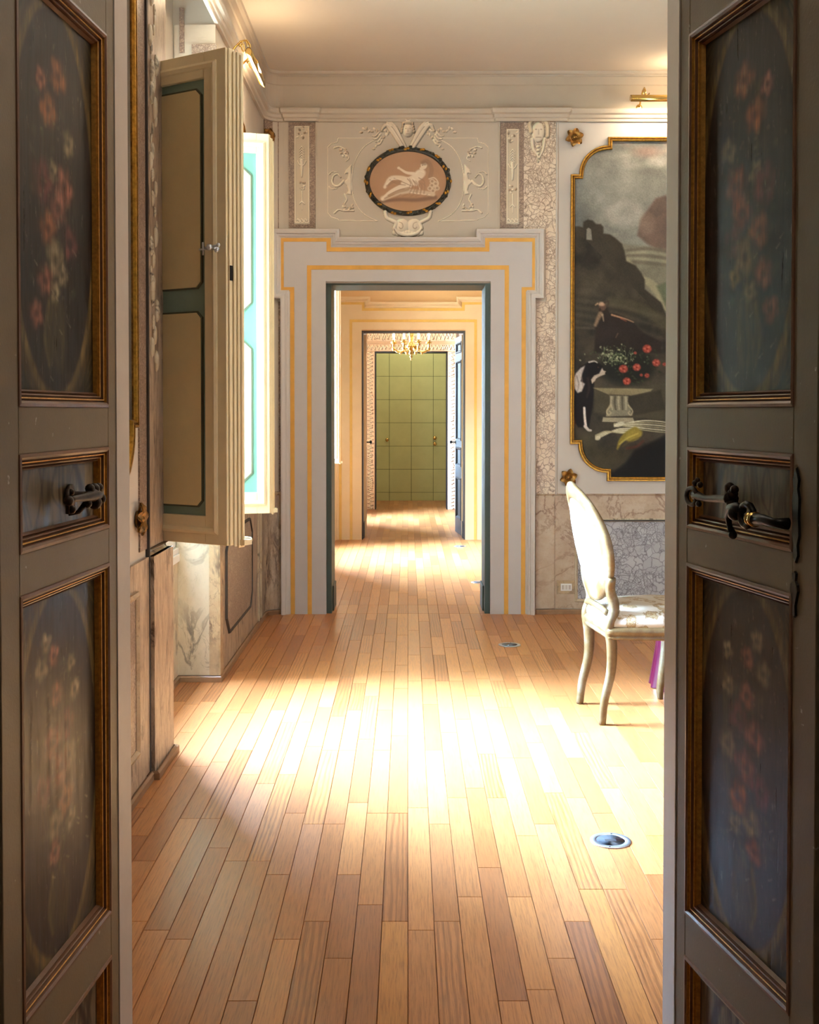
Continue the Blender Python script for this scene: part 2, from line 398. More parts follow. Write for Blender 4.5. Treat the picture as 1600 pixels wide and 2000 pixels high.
M['teal_mint'] = paint('shutter_mint', (96, 142, 128), 0.5, 0.06, 8, 0.2)  # darker copy of the shutter teal, toned down for strong daylight
M['panel_mint'] = paint('shutter_pale_panel', (146, 160, 140), 0.55, 0.05, 9, 0.2)  # darker copy of the panel beige for the same daylit leaf
M['groove'] = paint('shutter_groove', (84, 88, 70), 0.5, 0.1, 10, 0.1)
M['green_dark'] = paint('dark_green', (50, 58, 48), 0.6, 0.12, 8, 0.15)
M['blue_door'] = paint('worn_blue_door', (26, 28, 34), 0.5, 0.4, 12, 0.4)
M['base_wood'] = paint('baseboard_wood', (128, 92, 62), 0.45, 0.2, 12, 0.2)
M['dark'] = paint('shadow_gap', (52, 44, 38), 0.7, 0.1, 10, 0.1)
M['breccia'] = breccia('breccia_marble', (224, 210, 190), (208, 188, 166), (116, 90, 74), 26, 0.06, 0.46)
M['breccia_blue'] = breccia('breccia_bluegrey', (172, 170, 172), (158, 154, 156), (88, 80, 84), 19, 0.045, 0.48)
M['breccia_brown'] = breccia('breccia_brown', (172, 150, 130), (140, 116, 98), (96, 72, 58), 44, 0.10, 0.4)
M['marble'] = veined('veined_marble', (180, 160, 138), (162, 138, 114), (112, 80, 60), 2.6, 0.010)
M['marble_ochre'] = veined('ochre_marble', (180, 156, 122), (152, 124, 92), (84, 62, 44), 3.2, 0.018, fleck=0.5)
M['marble_pale'] = veined('pale_marble', (196, 182, 156), (180, 164, 136), (86, 74, 62), 2.6, 0.016, stretch=(1.6, 1, 0.8), fleck=0.15)
M['marble_grain'] = veined('striated_marble', (182, 160, 136), (142, 118, 94), (78, 58, 44), 3.6, 0.022, stretch=(3, 3, 0.7), fleck=0.7)
M['stone_plug'] = paint('socket_white', (232, 232, 230), 0.3, 0.02, 5, 0.0)
M['white'] = paint('white_paint', (236, 236, 234), 0.4, 0.03, 5, 0.1)
M['canvas'] = canvas_mat('oil_painting', 0.55, 0.12)
M['canvas_door'] = canvas_mat('painted_door_panel', 0.36, 0.22, True, 0.3)
M['fresco'] = canvas_mat('fresco_relief', 0.75, 0.2, False, 0.15)
def wood_mat():
    t = NT('oak_parquet'); g = t.N('NewGeometry'); oi = t.N('ObjectInfo')
    r = t.math('FRACT', t.math('ADD', g.outputs['Random Per Island'], t.math('MULTIPLY', oi.outputs['Random'], 7.31)))
    r2 = t.math('FRACT', t.math('MULTIPLY', r, 17.7)); r3 = t.math('FRACT', t.math('MULTIPLY', r, 41.3))
    off = t.N('CombineXYZ'); t.L(t.math('MULTIPLY', r, 37.0), off.inputs[0]); t.L(t.math('MULTIPLY', r2, 53.0), off.inputs[1]); t.L(r3, off.inputs[2])
    ad = t.N('VectorMath', operation='ADD'); t.L(g.outputs['Position'], ad.inputs[0]); t.L(off.outputs[0], ad.inputs[1])
    mp = t.N('Mapping'); mp.inputs['Scale'].default_value = (75, 3.0, 1); t.L(ad.outputs[0], mp.inputs[0])
    fine = t.noise(mp.outputs[0], 3.2, 6, 0.7, 0.4)
    mq = t.N('Mapping'); mq.inputs['Scale'].default_value = (16, 1.5, 1); t.L(ad.outputs[0], mq.inputs[0])
    w = t.N('TexWave', wave_type='BANDS', bands_direction='X'); w.inputs['Scale'].default_value = 1.3; w.inputs['Distortion'].default_value = 9
    w.inputs['Detail'].default_value = 3; w.inputs['Detail Scale'].default_value = 0.7; t.L(mq.outputs[0], w.inputs['Vector'])
    fig = t.math('MULTIPLY', w.outputs['Fac'], t.math('GREATER_THAN', r2, 0.86))
    base = t.ramp(r, [(0.0, lin((148, 92, 50))), (0.3, lin((162, 104, 58))), (0.6, lin((170, 112, 64))), (0.85, lin((182, 122, 72))), (1.0, lin((178, 120, 62)))])
    dk = t.ramp(fine.outputs[0], [(0.34, (0.58, 0.50, 0.44)), (0.50, (0.96, 0.95, 0.94)), (0.66, (1.16, 1.16, 1.16))])
    col = t.mix(0.9, base, dk, 'MULTIPLY')
    fr = t.ramp(fig, [(0.35, (1, 1, 1)), (0.9, (0.62, 0.54, 0.47))]); col = t.mix(0.9, col, fr, 'MULTIPLY')
    kn = t.noise(ad.outputs[0], 3.3, 2, 0.5); col = t.mix(t.ramp(kn.outputs[0], [(0.76, (0, 0, 0)), (0.80, (0.8, 0.8, 0.8))]), col, lin((92, 56, 34)))
    t.bump(t.math('ADD', fine.outputs[0], t.math('MULTIPLY', fig, -0.6)), 0.22, 0.0006)
    rr = t.math('ADD', t.math('MULTIPLY', fine.outputs[0], 0.18), t.math('MULTIPLY_ADD', r3, 0.08, 0.22))
    t.b.inputs['Coat Weight'].default_value = 0.12; t.b.inputs['Coat Roughness'].default_value = 0.35
    return t.done(col, rr, 0, 0.42)
M['wood'] = wood_mat()
M['subfloor'] = paint('subfloor', (70, 46, 30), 0.8, 0.1, 8)
CEIL = 3.57
YA, YB0, YB1, YC0, YC1, YD0, YD1, YE = 2.335, 7.46, 7.80, 11.80, 12.05, 15.45, 15.75, 17.0
# ------------------------------------------------------------ parquet, plank by plank
CP, SP = math.cos(R(1.26)), math.sin(R(1.26))
def proj(x, y, z):
    h = z - 1.34; d = y * CP - h * SP; v = h * CP + y * SP
    return 797 + 2200 * x / d, 853 - 2200 * v / d, d
_pm = {}
def plank_mesh(w, L):
    k = (round(w, 3), round(L, 3))
    if k not in _pm:
        c = 0.0011; b = MB(); x, y = w / 2 - 0.0004, L / 2 - 0.0004
        lo = [(-x, -y, -0.0022), (x, -y, -0.0022), (x, y, -0.0022), (-x, y, -0.0022)]; hi = [(-x + c, -y + c, 0), (x - c, -y + c, 0), (x - c, y - c, 0), (-x + c, y - c, 0)]
        bt = [(a, b_, -0.014) for a, b_, _ in lo]
        b.add(bt + lo + hi, [(8, 9, 10, 11)] + [(i, (i + 1) % 4, 4 + (i + 1) % 4, 4 + i) for i in range(4)] + [(4 + i, 4 + (i + 1) % 4, 8 + (i + 1) % 4, 8 + i) for i in range(4)])
        me = bpy.data.meshes.new('plank'); me.from_pydata(b.v, [], b.f); me.materials.append(M['wood']); _pm[k] = me
    return _pm[k]
def floor_room(name, x0, x1, y0, y1, seed, vis, rects=None, cap=300):
    rnd = random.Random(seed); W = 0.0685; pl = []
    fl = MB().box(x0, x1, y0, y1, -0.08, -0.014).build(name, M['subfloor']); tag(fl, kind='structure')
    i0 = math.floor(x0 / W); i1 = math.ceil(x1 / W)
    for i in range(i0, i1):
        a = max(x0, i * W); b = min(x1, (i + 1) * W)
        if b - a < 0.012: continue
        y = y0 - rnd.choice([0.0, 0.1, 0.2, 0.3, 0.4, 0.5])
        while y < y1 - 1e-6:
            L = rnd.choice([0.5, 0.6, 0.7, 0.75, 0.8, 0.9]); e = min(y + L, y1)
            if y1 - e < 0.12: e = y1
            s = max(y, y0)
            if e - s > 0.02: pl.append(((a + b) / 2, (s + e) / 2, b - a, e - s))
            y = e
    def size(p):
        x, y, w, L = p; pr = [proj(x + i * w / 2, y + j * L / 2, 0) for i in (-1, 1) for j in (-1, 1)]
        xs = [q[0] for q in pr]; ys = [min(q[1], 2000) for q in pr]
        if max(xs) < vis[0] or min(xs) > vis[1] or min(pr[k][1] for k in range(4)) > 2000: return 0
        return (min(max(xs), vis[1]) - max(min(xs), vis[0])) * (max(ys) - min(ys))
    pl.sort(key=size, reverse=True)
    rest = MB(); n = 0
    for p in pl:
        if n < cap and size(p) > 30:
            o = bpy.data.objects.new('plank', plank_mesh(p[2], p[3])); COL.objects.link(o); o.location = (p[0], p[1], 0); o.parent = fl; n += 1
        else:
            me = plank_mesh(p[2], p[3]); rest.add([(v.co.x + p[0], v.co.y + p[1], v.co.z) for v in me.vertices], [tuple(f.vertices) for f in me.polygons])
    if rest.v: tag(rest.build('plank_field', M['wood'], fl, fixn=False), kind='stuff')
    return fl
floor_room('floor', -1.155, 4.95, YA, YB0, 3, (240, 1310))
floor_room('floor', -0.60, 0.60, 1.2, YA, 5, (240, 1310))
floor_room('floor', -0.545, 0.545, YB0, YB1, 6, (640, 957))
floor_room('floor', -0.95, 4.95, YB1, YC0, 8, (645, 950))
floor_room('floor', -0.49, 0.60, YC0, YC1, 10, (705, 915))
floor_room('floor', -0.95, 4.95, YC1, YD0, 11, (712, 895))
floor_room('floor', -0.95, 1.3, YD0, YE, 12, (730, 880))

# ------------------------------------------------------------ walls, ceilings
def st(b, name, mat, **k): return tag(b.build(name, mat, **k), kind='structure')
def left_wall(y0, y1, w0, w1, name):
    b = MB(); X0 = -1.45
    b.box(X0, -0.95, y0, w0, -.04, CEIL)
    b.box(X0, -1.155, w0, w1, -.04, 0.64); b.box(X0, -1.155, w0, w1, 3.0, CEIL)
    b.box(X0, -0.95, w1, y1, -.04, CEIL)
    w = st(b, name, M['plaster'])
    return w
left_wall(YA, YB0, 4.41, 5.58, 'wall_left')
left_wall(YB1, YC0, 10.0, 10.92, 'wall_left')
left_wall(YC1, YD0, 13.74, 14.36, 'wall_left')
# rounded corner between left wall and back wall of the first room
def fillet(xc, yc, r, z0, z1):
    b = MB(); pts = [(xc, yc)] + [(xc + r - r * math.sin(a), yc - r + r * math.cos(a)) for a in [math.pi / 2 * i / 8 for i in range(9)]][::-1]
    b.prism(pts[::-1], z0, z1); return b
b = fillet(-0.95, YB0, 0.13, 0, CEIL); st(b, 'wall_corner', M['plaster'])
def cross_wall(y0, y1, xl, xr, top, hole, name, mat, z1=CEIL):
    h0, h1, hz = hole; b = MB(); b.box(xl, h0, y0, y1, -.04, z1); b.box(h1, xr, y0, y1, -.04, z1); b.box(h0, h1, y0, y1, hz, z1)
    return st(b, name, mat)
cross_wall(YA - 0.10, YA, -1.45, 5.15, 0, (-0.578, 0.534, 2.55), 'wall_front', M['jamb'])
cross_wall(YB0, YB1, -1.45, 5.15, 0, (-0.542, 0.545, 2.19), 'wall_back', M['plaster'])
M['peach'] = paint('peach_wall', (196, 152, 100), 0.7, 0.06, 2, 0.15)  # wall paint with the second room's warm lamplight put into its colour
cross_wall(YC0, YC1, -1.45, 5.15, 0, (-0.485, 0.60, 2.19), 'wall_back', M['peach'])
cross_wall(YD0, YD1, -1.45, 5.15, 0, (-0.455, 0.545, 2.17), 'wall_back', M['casing'])
M['tapestry_wall'] = paint('dark_hung_wall', (112, 92, 74), 0.8, 0.2, 2)  # unseen walls coloured dark to cut bounced light
st(MB().box(4.95, 5.15, YA, YB0, 0, CEIL), 'wall_right', M['tapestry_wall'])
st(MB().box(4.95, 5.15, YB1, YC0, 0, CEIL), 'wall_right', M['tapestry_wall'])
st(MB().box(4.95, 5.15, YC1, YD0, 0, CEIL), 'wall_right', M['tapestry_wall'])
st(MB().box(-1.45, 5.15, YA - .1, YB0 + .05, CEIL, CEIL + 0.12), 'ceiling', M['ceiling'])
st(MB().box(-1.45, 5.15, YB1 - .05, YE + .2, CEIL, CEIL + 0.12), 'ceiling', M['ceiling'])
# little room behind the third doorway
st(MB().box(-1.1, -0.95, YD1, YE, 0, CEIL), 'wall_left', M['plaster'])
st(MB().box(1.3, 1.45, YD1, YE, 0, CEIL), 'wall_right', M['plaster'])
# room the photographer stands in
st(MB().box(-1.75, -1.6, -2, YA - .1, 0, 3.45), 'wall_left', M['plaster'])
st(MB().box(1.6, 1.75, -2, YA - .1, 0, 3.45), 'wall_right', M['plaster'])
st(MB().box(-1.75, 1.75, -2.15, -2, 0, 3.45), 'wall_front', M['plaster'])
st(MB().box(-1.75, 1.75, -2.15, YA - .1, 3.45, 3.6), 'ceiling', M['ceiling'])
b = MB(); b.box(-1.6, 1.6, -2, 1.2, -0.08, 0); b.box(-1.6, -0.6, 1.2, YA - .1, -0.08, 0); b.box(0.6, 1.6, 1.2, YA - .1, -0.08, 0)
st(b, 'floor', M['base_wood'])

# unseen block added outside the left windows to shade the far shutter
M['ivy'] = paint('ivy_clad_wall', (84, 86, 66), 0.9, 0.3, 3)
wg = tag(empty('wall_exterior', (-8.5, 2.2, 0)), kind='structure')
MB().box(-6.9, 6.9, -1.3, 1.3, -3.5, 8.0).build('wing_wall', M['ivy'], wg)
MB().prism([(-1.6, 8.0), (1.6, 8.0), (0, 9.2)], -7.1, 6.9, P=lambda u, v, n: (n, u, v)).build('roof', M['base_wood'], wg)
# ------------------------------------------------------------ windows in the left wall
def window(k, y0, y1):
    w = tag(empty('window_%d' % k, (-1.155, (y0 + y1) / 2, 0.64)), kind='structure')
    c = (y0 + y1) / 2; P = lambda x, y, z: (x + 1.155, y - c, z - 0.64)
    MB().box(-1.46, -1.135, y0, y1, 0.641, 0.67, P=P).build('sill', M['white'], w, bevel=0.004)
    f = MB(); a, b_ = y0 + .0, y1 - .0
    f.box(-1.24, -1.18, a, a + .05, 0.67, 3.0, P=P); f.box(-1.24, -1.18, b_ - .05, b_, 0.67, 3.0, P=P)
    f.box(-1.24, -1.18, a + .05, b_ - .05, 2.95, 3.0, P=P); f.box(-1.24, -1.18, a + .05, b_ - .05, 0.67, 0.75, P=P)
    f.build('frame', M['white'], w)
    MB().box(-1.25, -1.15, a, b_, 0.672, 0.835, P=P).build('bottom_rail', M['white'], w, bevel=.004)
    MB().box(-1.235, -1.185, a + .05, b_ - .05, 2.70, 2.76, P=P).build('transom', M['white'], w)
    g = NT('window_glass'); g.b.inputs['Transmission Weight'].default_value = 1; g.b.inputs['Roughness'].default_value = 0; g.b.inputs['IOR'].default_value = 1.02
    g.done((1, 1, 1), 0.0)
    MB().box(-1.212, -1.208, a + .05, b_ - .05, 2.76, 2.95, P=P).build('pane', g.m, w)
window(1, 4.41, 5.58); window(2, 10.0, 10.92); window(3, 13.74, 14.36)

# ------------------------------------------------------------ painted and moulded casings
def mirror_path(p): return p + [(-u, v) for u, v in p[::-1]]
def casing(yf, xc, mats, name, hole, depth=0.34, reveal=None):
    body, edge, band = mats
    root = tag(empty(name, (xc, yf, 0)), kind='structure')
    P = lambda u, v, n: (u, -n, v)
    hl, hr = hole; hl -= xc; hr -= xc
    o = MB()
    for s, hx in ((-1, hl), (1, hr)):
        a, c = sorted((s * 0.825, hx)); o.box(a, c, 0, 2.20, 0.0005, 0.022, P=P)
    o.box(-0.825, 0.825, 2.20, 2.47, 0.0005, 0.022, P=P)
    for s in (-1, 1):
        a, c = sorted((s * 0.825, s * 0.885)); o.box(a, c, 2.115, 2.47, 0.0005, 0.022, P=P)
        a, c = sorted((s * 0.475, s * 0.885)); o.box(a, c, 2.47, 2.515, 0.0005, 0.022, P=P)
    # outer moulding follows the eared outline
    out = [(-0.838, 0.0), (-0.838, 2.086), (-0.892, 2.086), (-0.892, 2.54), (-0.449, 2.54), (-0.449, 2.486)]
    out = out + [(-u, v) for u, v in out[::-1]]
    o.build('board', body, root)
    prof = [(0.056, 0.0), (0.056, 0.026), (0.050, 0.028), (0.048, 0.034), (0.040, 0.040), (0.030, 0.040), (0.028, 0.050), (0.012, 0.056), (0.002, 0.056), (0, 0.052), (0, 0.0)]
    pf = [(-a, h) for a, h in prof]
    MB().mould(out, pf, P=P, m=0).build('outer_moulding', edge, root)
    y1 = [(-0.763, 0), (-0.763, 2.148), (-0.832, 2.148), (-0.832, 2.474), (-0.522, 2.474), (-0.522, 2.409)]; y1 = y1 + [(-u, v) for u, v in y1[::-1]]
    y2 = [(-0.651, 0), (-0.651, 2.291), (0.651, 2.291), (0.651, 0)]
    for pth in (y1, y2):
        MB().mould(pth, [(-0.0145, 0.021), (-0.0135, 0.0245), (0.0135, 0.0245), (0.0145, 0.021)], P=P).build('ochre_band', band, root)
    # lining of the passage through the wall
    if reveal:
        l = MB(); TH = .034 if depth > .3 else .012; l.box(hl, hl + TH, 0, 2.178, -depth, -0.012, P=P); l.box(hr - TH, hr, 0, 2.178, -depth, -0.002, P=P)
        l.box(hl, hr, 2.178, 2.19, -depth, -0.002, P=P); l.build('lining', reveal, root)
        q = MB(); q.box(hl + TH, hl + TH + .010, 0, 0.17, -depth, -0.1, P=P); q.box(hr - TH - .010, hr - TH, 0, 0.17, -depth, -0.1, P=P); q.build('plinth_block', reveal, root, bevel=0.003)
    return root
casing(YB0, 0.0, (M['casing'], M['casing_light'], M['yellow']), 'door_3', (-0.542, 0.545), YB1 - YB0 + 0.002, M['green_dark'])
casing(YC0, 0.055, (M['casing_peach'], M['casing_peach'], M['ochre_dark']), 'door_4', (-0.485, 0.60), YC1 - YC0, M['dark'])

# ------------------------------------------------------------ cornices
CORN = [(0, 0), (0.018, 0.0), (0.018, 0.016), (0.03, 0.022), (0.034, 0.040), (0.050, 0.048), (0.054, 0.062), (0.054, 0.076), (0.0, 0.082)]
def room_path(y0, y1, xr, r=0.13):
    arc = [(-0.95 + r - r * math.sin(a), y1 - r + r * math.cos(a)) for a in [math.pi / 2 * i / 8 for i in range(9)]]
    return [(xr, y1)] + arc + [(-0.95, y0)]
def cornice(path, z, prof, name, mat):
    return tag(MB().mould(path, [(o, h) for o, h in prof], P=lambda u, v, n: (u, v, z + n)).build(name, mat), kind='structure')
p1 = room_path(YA, YB0, 4.95)
# breaks forward over the painted pilasters
jog = 0.02
back = [(4.95, YB0), (1.04, YB0), (1.03, YB0 - jog), (0.585, YB0 - jog), (0.575, YB0), (-0.60, YB0), (-0.61, YB0 - jog), (-0.80, YB0 - jog), (-0.81, YB0)]
cornice(back + p1[2:], 3.247, CORN, 'trim_1', M['plaster'])
cornice(p1, CEIL - 0.034, [(0, 0), (0.02, 0.0), (0.03, 0.012), (0.045, 0.016), (0.05, 0.033), (0, 0.034)], 'trim_2', M['plaster'])
fz = MB().mould(p1, [(0.0, 0.0), (0.006, 0.002), (0.010, 0.10), (0.012, 0.155), (0.020, 0.160), (0.028, 0.21), (0, 0.21)], P=lambda u, v, n: (u, v, 3.327 + n)).build('trim_3', M['frieze'])
tag(fz, kind='structure')
cornice([(4.95, YC0), (-0.95, YC0), (-0.95, YB1)], 3.2, CORN, 'trim_4', M['peach'])

# ------------------------------------------------------------ baseboards
BP = [(0, 0), (0.014, 0), (0.014, 0.024), (0.006, 0.030), (0, 0.030)]
def base(path, name): return tag(MB().mould(path, BP, P=lambda u, v, n: (u, v, 0.0005 + n)).build(name, M['base_wood']), kind='structure')
def qp(r=0.13): return [(-0.95 + r - r * math.sin(a), YB0 - r + r * math.cos(a)) for a in [math.pi / 2 * i / 8 for i in range(9)]]
base([(4.95, YB0 - .012), (0.97, YB0 - .012), (0.97, YB0 - .02), (0.845, YB0 - .02)], 'baseboard_back')
base([(u + (0.012 if v < YB0 - .1 else 0.008), v - 0.008) for u, v in qp()[1:]] + [(-0.938, 5.568), (-1.143, 5.568), (-1.143, 4.42)], 'baseboard_left')
base([(-0.938, 4.41), (-0.918, 4.41), (-0.918, 4.085), (-0.938, 4.085), (-0.938, YA)], 'baseboard_left')
# ------------------------------------------------------------ dado and marble strips
XL = -0.95
PL = frame_P((XL, 0, 0), (0, 1, 0), (0, 0, 1), (1, 0, 0))          # left wall: u = y, v = z, n = into the room
PB = lambda u, v, n: (u, YB0 - n, v)                                # back wall: u = x, v = z
def px(x): return (x - 797) / 295.0
def pz(y): return 1.34 + (805 - y) / 295.0
def wall_piece(name, mat, fn, label=None, par=None):
    b = MB(); fn(b); o = b.build(name, mat, par)
    if label: o['label'] = label
    return o
# near stretch of the left wall, beside the foreground door
dado = tag(empty('wall_dado', (XL, 3.4, 0)), kind='structure')
def PD(px_, py_): return lambda P: (lambda u, v, n: tuple(a - b for a, b in zip(P(u, v, n), (px_, py_, 0))))
Pd = PD(XL, 3.4)(PL)
MB().box(YA, 4.08, 0.034, 0.815, -0.002, 0.012, P=Pd).build('marble_slab', M['marble_grain'], dado)
MB().box(2.6, 3.86, 0.17, 0.70, 0.006, 0.014, P=Pd).build('dark_field', M['breccia_brown'], dado)
MB().mould(rect(2.58, 3.88, 0.15, 0.72), [(0, .010), (0.0, .022), (.012, .026), (.024, .016), (.024, .010)], True, P=Pd).build('field_moulding', M['marble_ochre'], dado)
MB().mould([(4.41, 0), (4.41, .025), (4.075, .025), (4.075, 0), (YA, 0)], [(0, 0), (.016, .0), (.028, .012), (.028, .022), (0.0, .026)], P=lambda u, v, n: (v, u - 3.4, .815 + n)).build('cap_moulding', M['marble_ochre'], dado)
MB().box(4.08, 4.408, 0.0, 0.815, -0.002, 0.028, P=Pd).build('pilaster_base', M['marble_grain'], dado)
MB().box(4.066, 4.08, 0.0, CEIL - .33, -0.002, 0.014, P=Pd).build('shadow_joint', M['dark'], dado)  # dark strip painted in for the shadow gap beside the pilaster
# painted pilaster above it, with a relief of foliage
pil = tag(empty('wall_pilaster', (XL, 4.2, 0.84)), kind='structure')
Pp = lambda u, v, n: (n, u - 4.2, v - 0.84)
MB().box(3.96, 4.066, 0.845, 3.245, 0, 0.006, P=Pp).build('breccia_strip', M['breccia_brown'], pil)
MB().box(4.10, 4.40, 0.845, 3.245, 0, 0.010, P=Pp).build('marble_shaft', M['marble_grain'], pil)
rb = MB(); rr = random.Random(5)
for k in range(60):                                                # carved leaves climbing the shaft
    z = 3.2 - k * 0.036 * (1 + k * 0.004); y = 4.17 + rr.uniform(-.05, .05); r = rr.uniform(.012, .03)
    if z < 1.5: break
    rb.ball((0.012, y, z), r, P=lambda a, b_, c: (a, b_ - 4.2, c - .84), sz=(.45, .7, 1.5), seg=8)
rb.build('carved_foliage', M['marble_pale'], pil)
# niche below the window, its side face, and the stretch beyond it
nd = tag(empty('wall_dado', (-1.155, 5.0, 0)), kind='structure')
MB().box(-1.155, -1.147, 4.411, 5.578, 0.034, 0.64, P=lambda x, y, z: (x + 1.155, y - 5.0, z)).build('marble_slab', M['marble_ochre'], nd)
MB().box(-1.150, -1.140, 5.44, 5.578, 0.034, 0.64, P=lambda x, y, z: (x + 1.155, y - 5.0, z)).build('marble_edge', M['marble_pale'], nd)
MB().box(-1.155, -1.13, 4.411, 5.578, 0.60, 0.64, P=lambda x, y, z: (x + 1.155, y - 5.0, z)).build('sill_moulding', M['white'], nd, bevel=.004)
MB().box(-1.147, -0.945, 5.568, 5.58, 0.034, 3.24, P=lambda x, y, z: (x + 1.155, y - 5.0, z)).build('side_face', M['frieze'], nd)
MB().box(-1.147, -0.985, 5.562, 5.569, 0.034, 0.80, P=lambda x, y, z: (x + 1.155, y - 5.0, z)).build('pale_marble_face', M['marble_pale'], nd)
MB().box(-0.985, -0.938, 5.560, 5.569, 0.034, 3.05, P=lambda x, y, z: (x + 1.155, y - 5.0, z)).build('marble_arris', M['marble_ochre'], nd)
MB().box(-1.06, -0.938, 5.556, 5.562, 2.9, 3.14, P=lambda x, y, z: (x + 1.155, y - 5.0, z)).build('painted_capital', M['breccia_brown'], nd)
MB().box(-1.12, -1.097, 5.562, 5.569, 3.10, 3.32, P=lambda x, y, z: (x + 1.155, y - 5.0, z)).build('grey_strip', M['breccia_brown'], nd)
fd = tag(empty('wall_dado', (XL, 6.4, 0)), kind='structure')
Pf = lambda u, v, n: (n, u - 6.4, v)
MB().box(5.562, 7.33, 0.034, 0.80, 0, 0.012, P=Pf).build('marble_slab', M['marble_grain'], fd)
MB().box(5.562, 5.66, 0.034, 0.80, 0.012, 0.020, P=Pf).build('edge_strip', M['marble_ochre'], fd)
MB().prism([(a, b_) for a, b_ in [(5.86, .20), (6.62, .20), (6.70, .28), (6.70, .62), (6.62, .70), (5.86, .70), (5.78, .62), (5.78, .28)]], 0.010, 0.018, P=Pf).build('inset_field', M['breccia_brown'], fd)
MB().mould([(5.86, .19), (6.63, .19), (6.71, .27), (6.71, .63), (6.63, .71), (5.86, .71), (5.77, .62), (5.77, .28)], [(-.008, .012), (-.004, .024), (.004, .024), (.008, .012)], True, P=Pf).build('dark_fillet', M['dark'], fd)
MB().box(7.00, 7.03, 0.034, 0.79, 0.012, 0.022, P=Pf).build('upright_fillet', M['marble_pale'], fd)
MB().box(7.12, 7.15, 0.034, 0.79, 0.012, 0.022, P=Pf).build('upright_fillet', M['marble_pale'], fd)
cpth = [(u + .0, v) for u, v in qp()]
MB().mould([(a, b_ - 6.4) for a, b_ in [(-0.838, YB0)] + cpth[1:] + [(XL, 5.57)]], [(0, 0), (.018, 0), (.028, .012), (.028, .02), (0, .024)], P=lambda u, v, n: (u + .95, v, .79 + n)).build('cap_moulding', M['marble_ochre'], fd)
# curved marble in the corner
b = MB(); ar = [(a + .95, b_ - 6.4) for a, b_ in qp()]
b.mould(ar, [(0.0, .034), (.008, .034), (.008, .79), (0, .79)], P=lambda u, v, n: (u, v, n)); b.build('corner_marble', M['marble_grain'], fd)
b = MB(); b.mould(ar[3:7], [(0.0, .84), (.006, .84), (.006, 3.245), (0, 3.245)]); b.build('corner_breccia', M['breccia_brown'], fd)
# back wall, left of the casing
def strip(name, x0, x1, y0, y1, mat, t=0.006, par=None, t0=-.001):
    o = MB().box(px(x0), px(x1), pz(y1), pz(y0), t0, t, P=PB).build(name, mat, par); return o
bw = tag(empty('wall_ornament', (0, YB0, 2.5)), kind='structure')
def bstrip(name, x0, x1, y0, y1, mat, t=0.006, t0=-.001):
    return MB().box(px(x0), px(x1), pz(y1) - 2.5, pz(y0) - 2.5, t0, t, P=lambda u, v, n: (u, -n, v)).build(name, mat, bw)
bstrip('breccia_strip', 537, 549, 590, 962, M['breccia_brown'])
bstrip('breccia_strip', 533, 546, 243, 448, M['breccia_brown'])
bstrip('breccia_strip', 1065.5, 1086, 240, 966, M['breccia'], .004)
bstrip('breccia_strip', 1048, 1065.5, 590, 966, M['breccia'], .004)
bstrip('breccia_strip', 1022, 1065.5, 240, 450, M['breccia'], .004)
for (a, c) in ((565, 617), (977, 1022)):
    bstrip('painted_pilaster', a, c, 243, 447, M['breccia_brown'], .006)
# raised surround of the picture bay
MB().mould([(px(1088), pz(967) - 2.5), (px(1088), pz(244) - 2.5)], [(-.0, 0), (-.0, .008), (.006, .012), (.012, .008), (.012, 0)], P=lambda u, v, n: (u, -n, v)).build('bay_edge', M['plaster_lilac'], bw)
MB().box(px(1090), 4.9, pz(967) - 2.5, 3.245 - 2.5, 0, .003, P=lambda u, v, n: (u, -n, v)).build('bay_field', M['plaster_lilac'], bw)
# jogs of the overdoor field
MB().mould([(px(620), pz(449) - 2.5), (px(620), pz(240) - 2.5)], [(0, 0), (0, .005), (.008, .008), (.012, 0)], P=lambda u, v, n: (u, -n, v)).build('field_edge', M['plaster'], bw)
MB().mould([(px(973), pz(240) - 2.5), (px(973), pz(449) - 2.5)], [(0, 0), (0, .005), (.008, .008), (.012, 0)], P=lambda u, v, n: (u, -n, v)).build('field_edge', M['plaster'], bw)
# dado of the back wall
bd = tag(empty('wall_dado', (1.5, YB0, 0)), kind='structure')
Pq = lambda u, v, n: (u - 1.5, -n, v)
DZ = pz(968)
MB().box(0.845, 0.972, 0.034, DZ, 0, .014, P=Pq).build('pilaster_base', M['marble'], bd, bevel=.003)
MB().box(0.972, 4.94, 0.034, DZ, 0, .004, P=Pq).build('marble_slab', M['marble'], bd)
MB().box(px(1130), 2.36, 0.10, pz(1020), 0.004, .007, P=Pq).build('breccia_field', M['breccia_blue'], bd)
MB().mould([(px(1126), .088), (2.372, .088), (2.372, pz(1016)), (px(1126), pz(1016))], [(-.010, .003), (-.006, .012), (0, .014), (.006, .010), (.010, .003)], True, P=Pq).build('field_moulding', M['marble_pale'], bd)
MB().box(px(1126), 2.372, pz(1018.5), pz(1015.5), .012, .0165, P=Pq).build('dark_line', M['dark'], bd)
MB().mould([(4.94, 0.0), (px(1048), 0.0)], [(0, 0), (.010, .0), (.014, .006), (.0, .012)], P=lambda u, v, n: (u - 1.5, v, DZ + n)).build('cap_moulding', M['marble'], bd)
M['laurel'] = paint('laurel_dark', (44, 40, 28), 0.5, 0.3, 60)
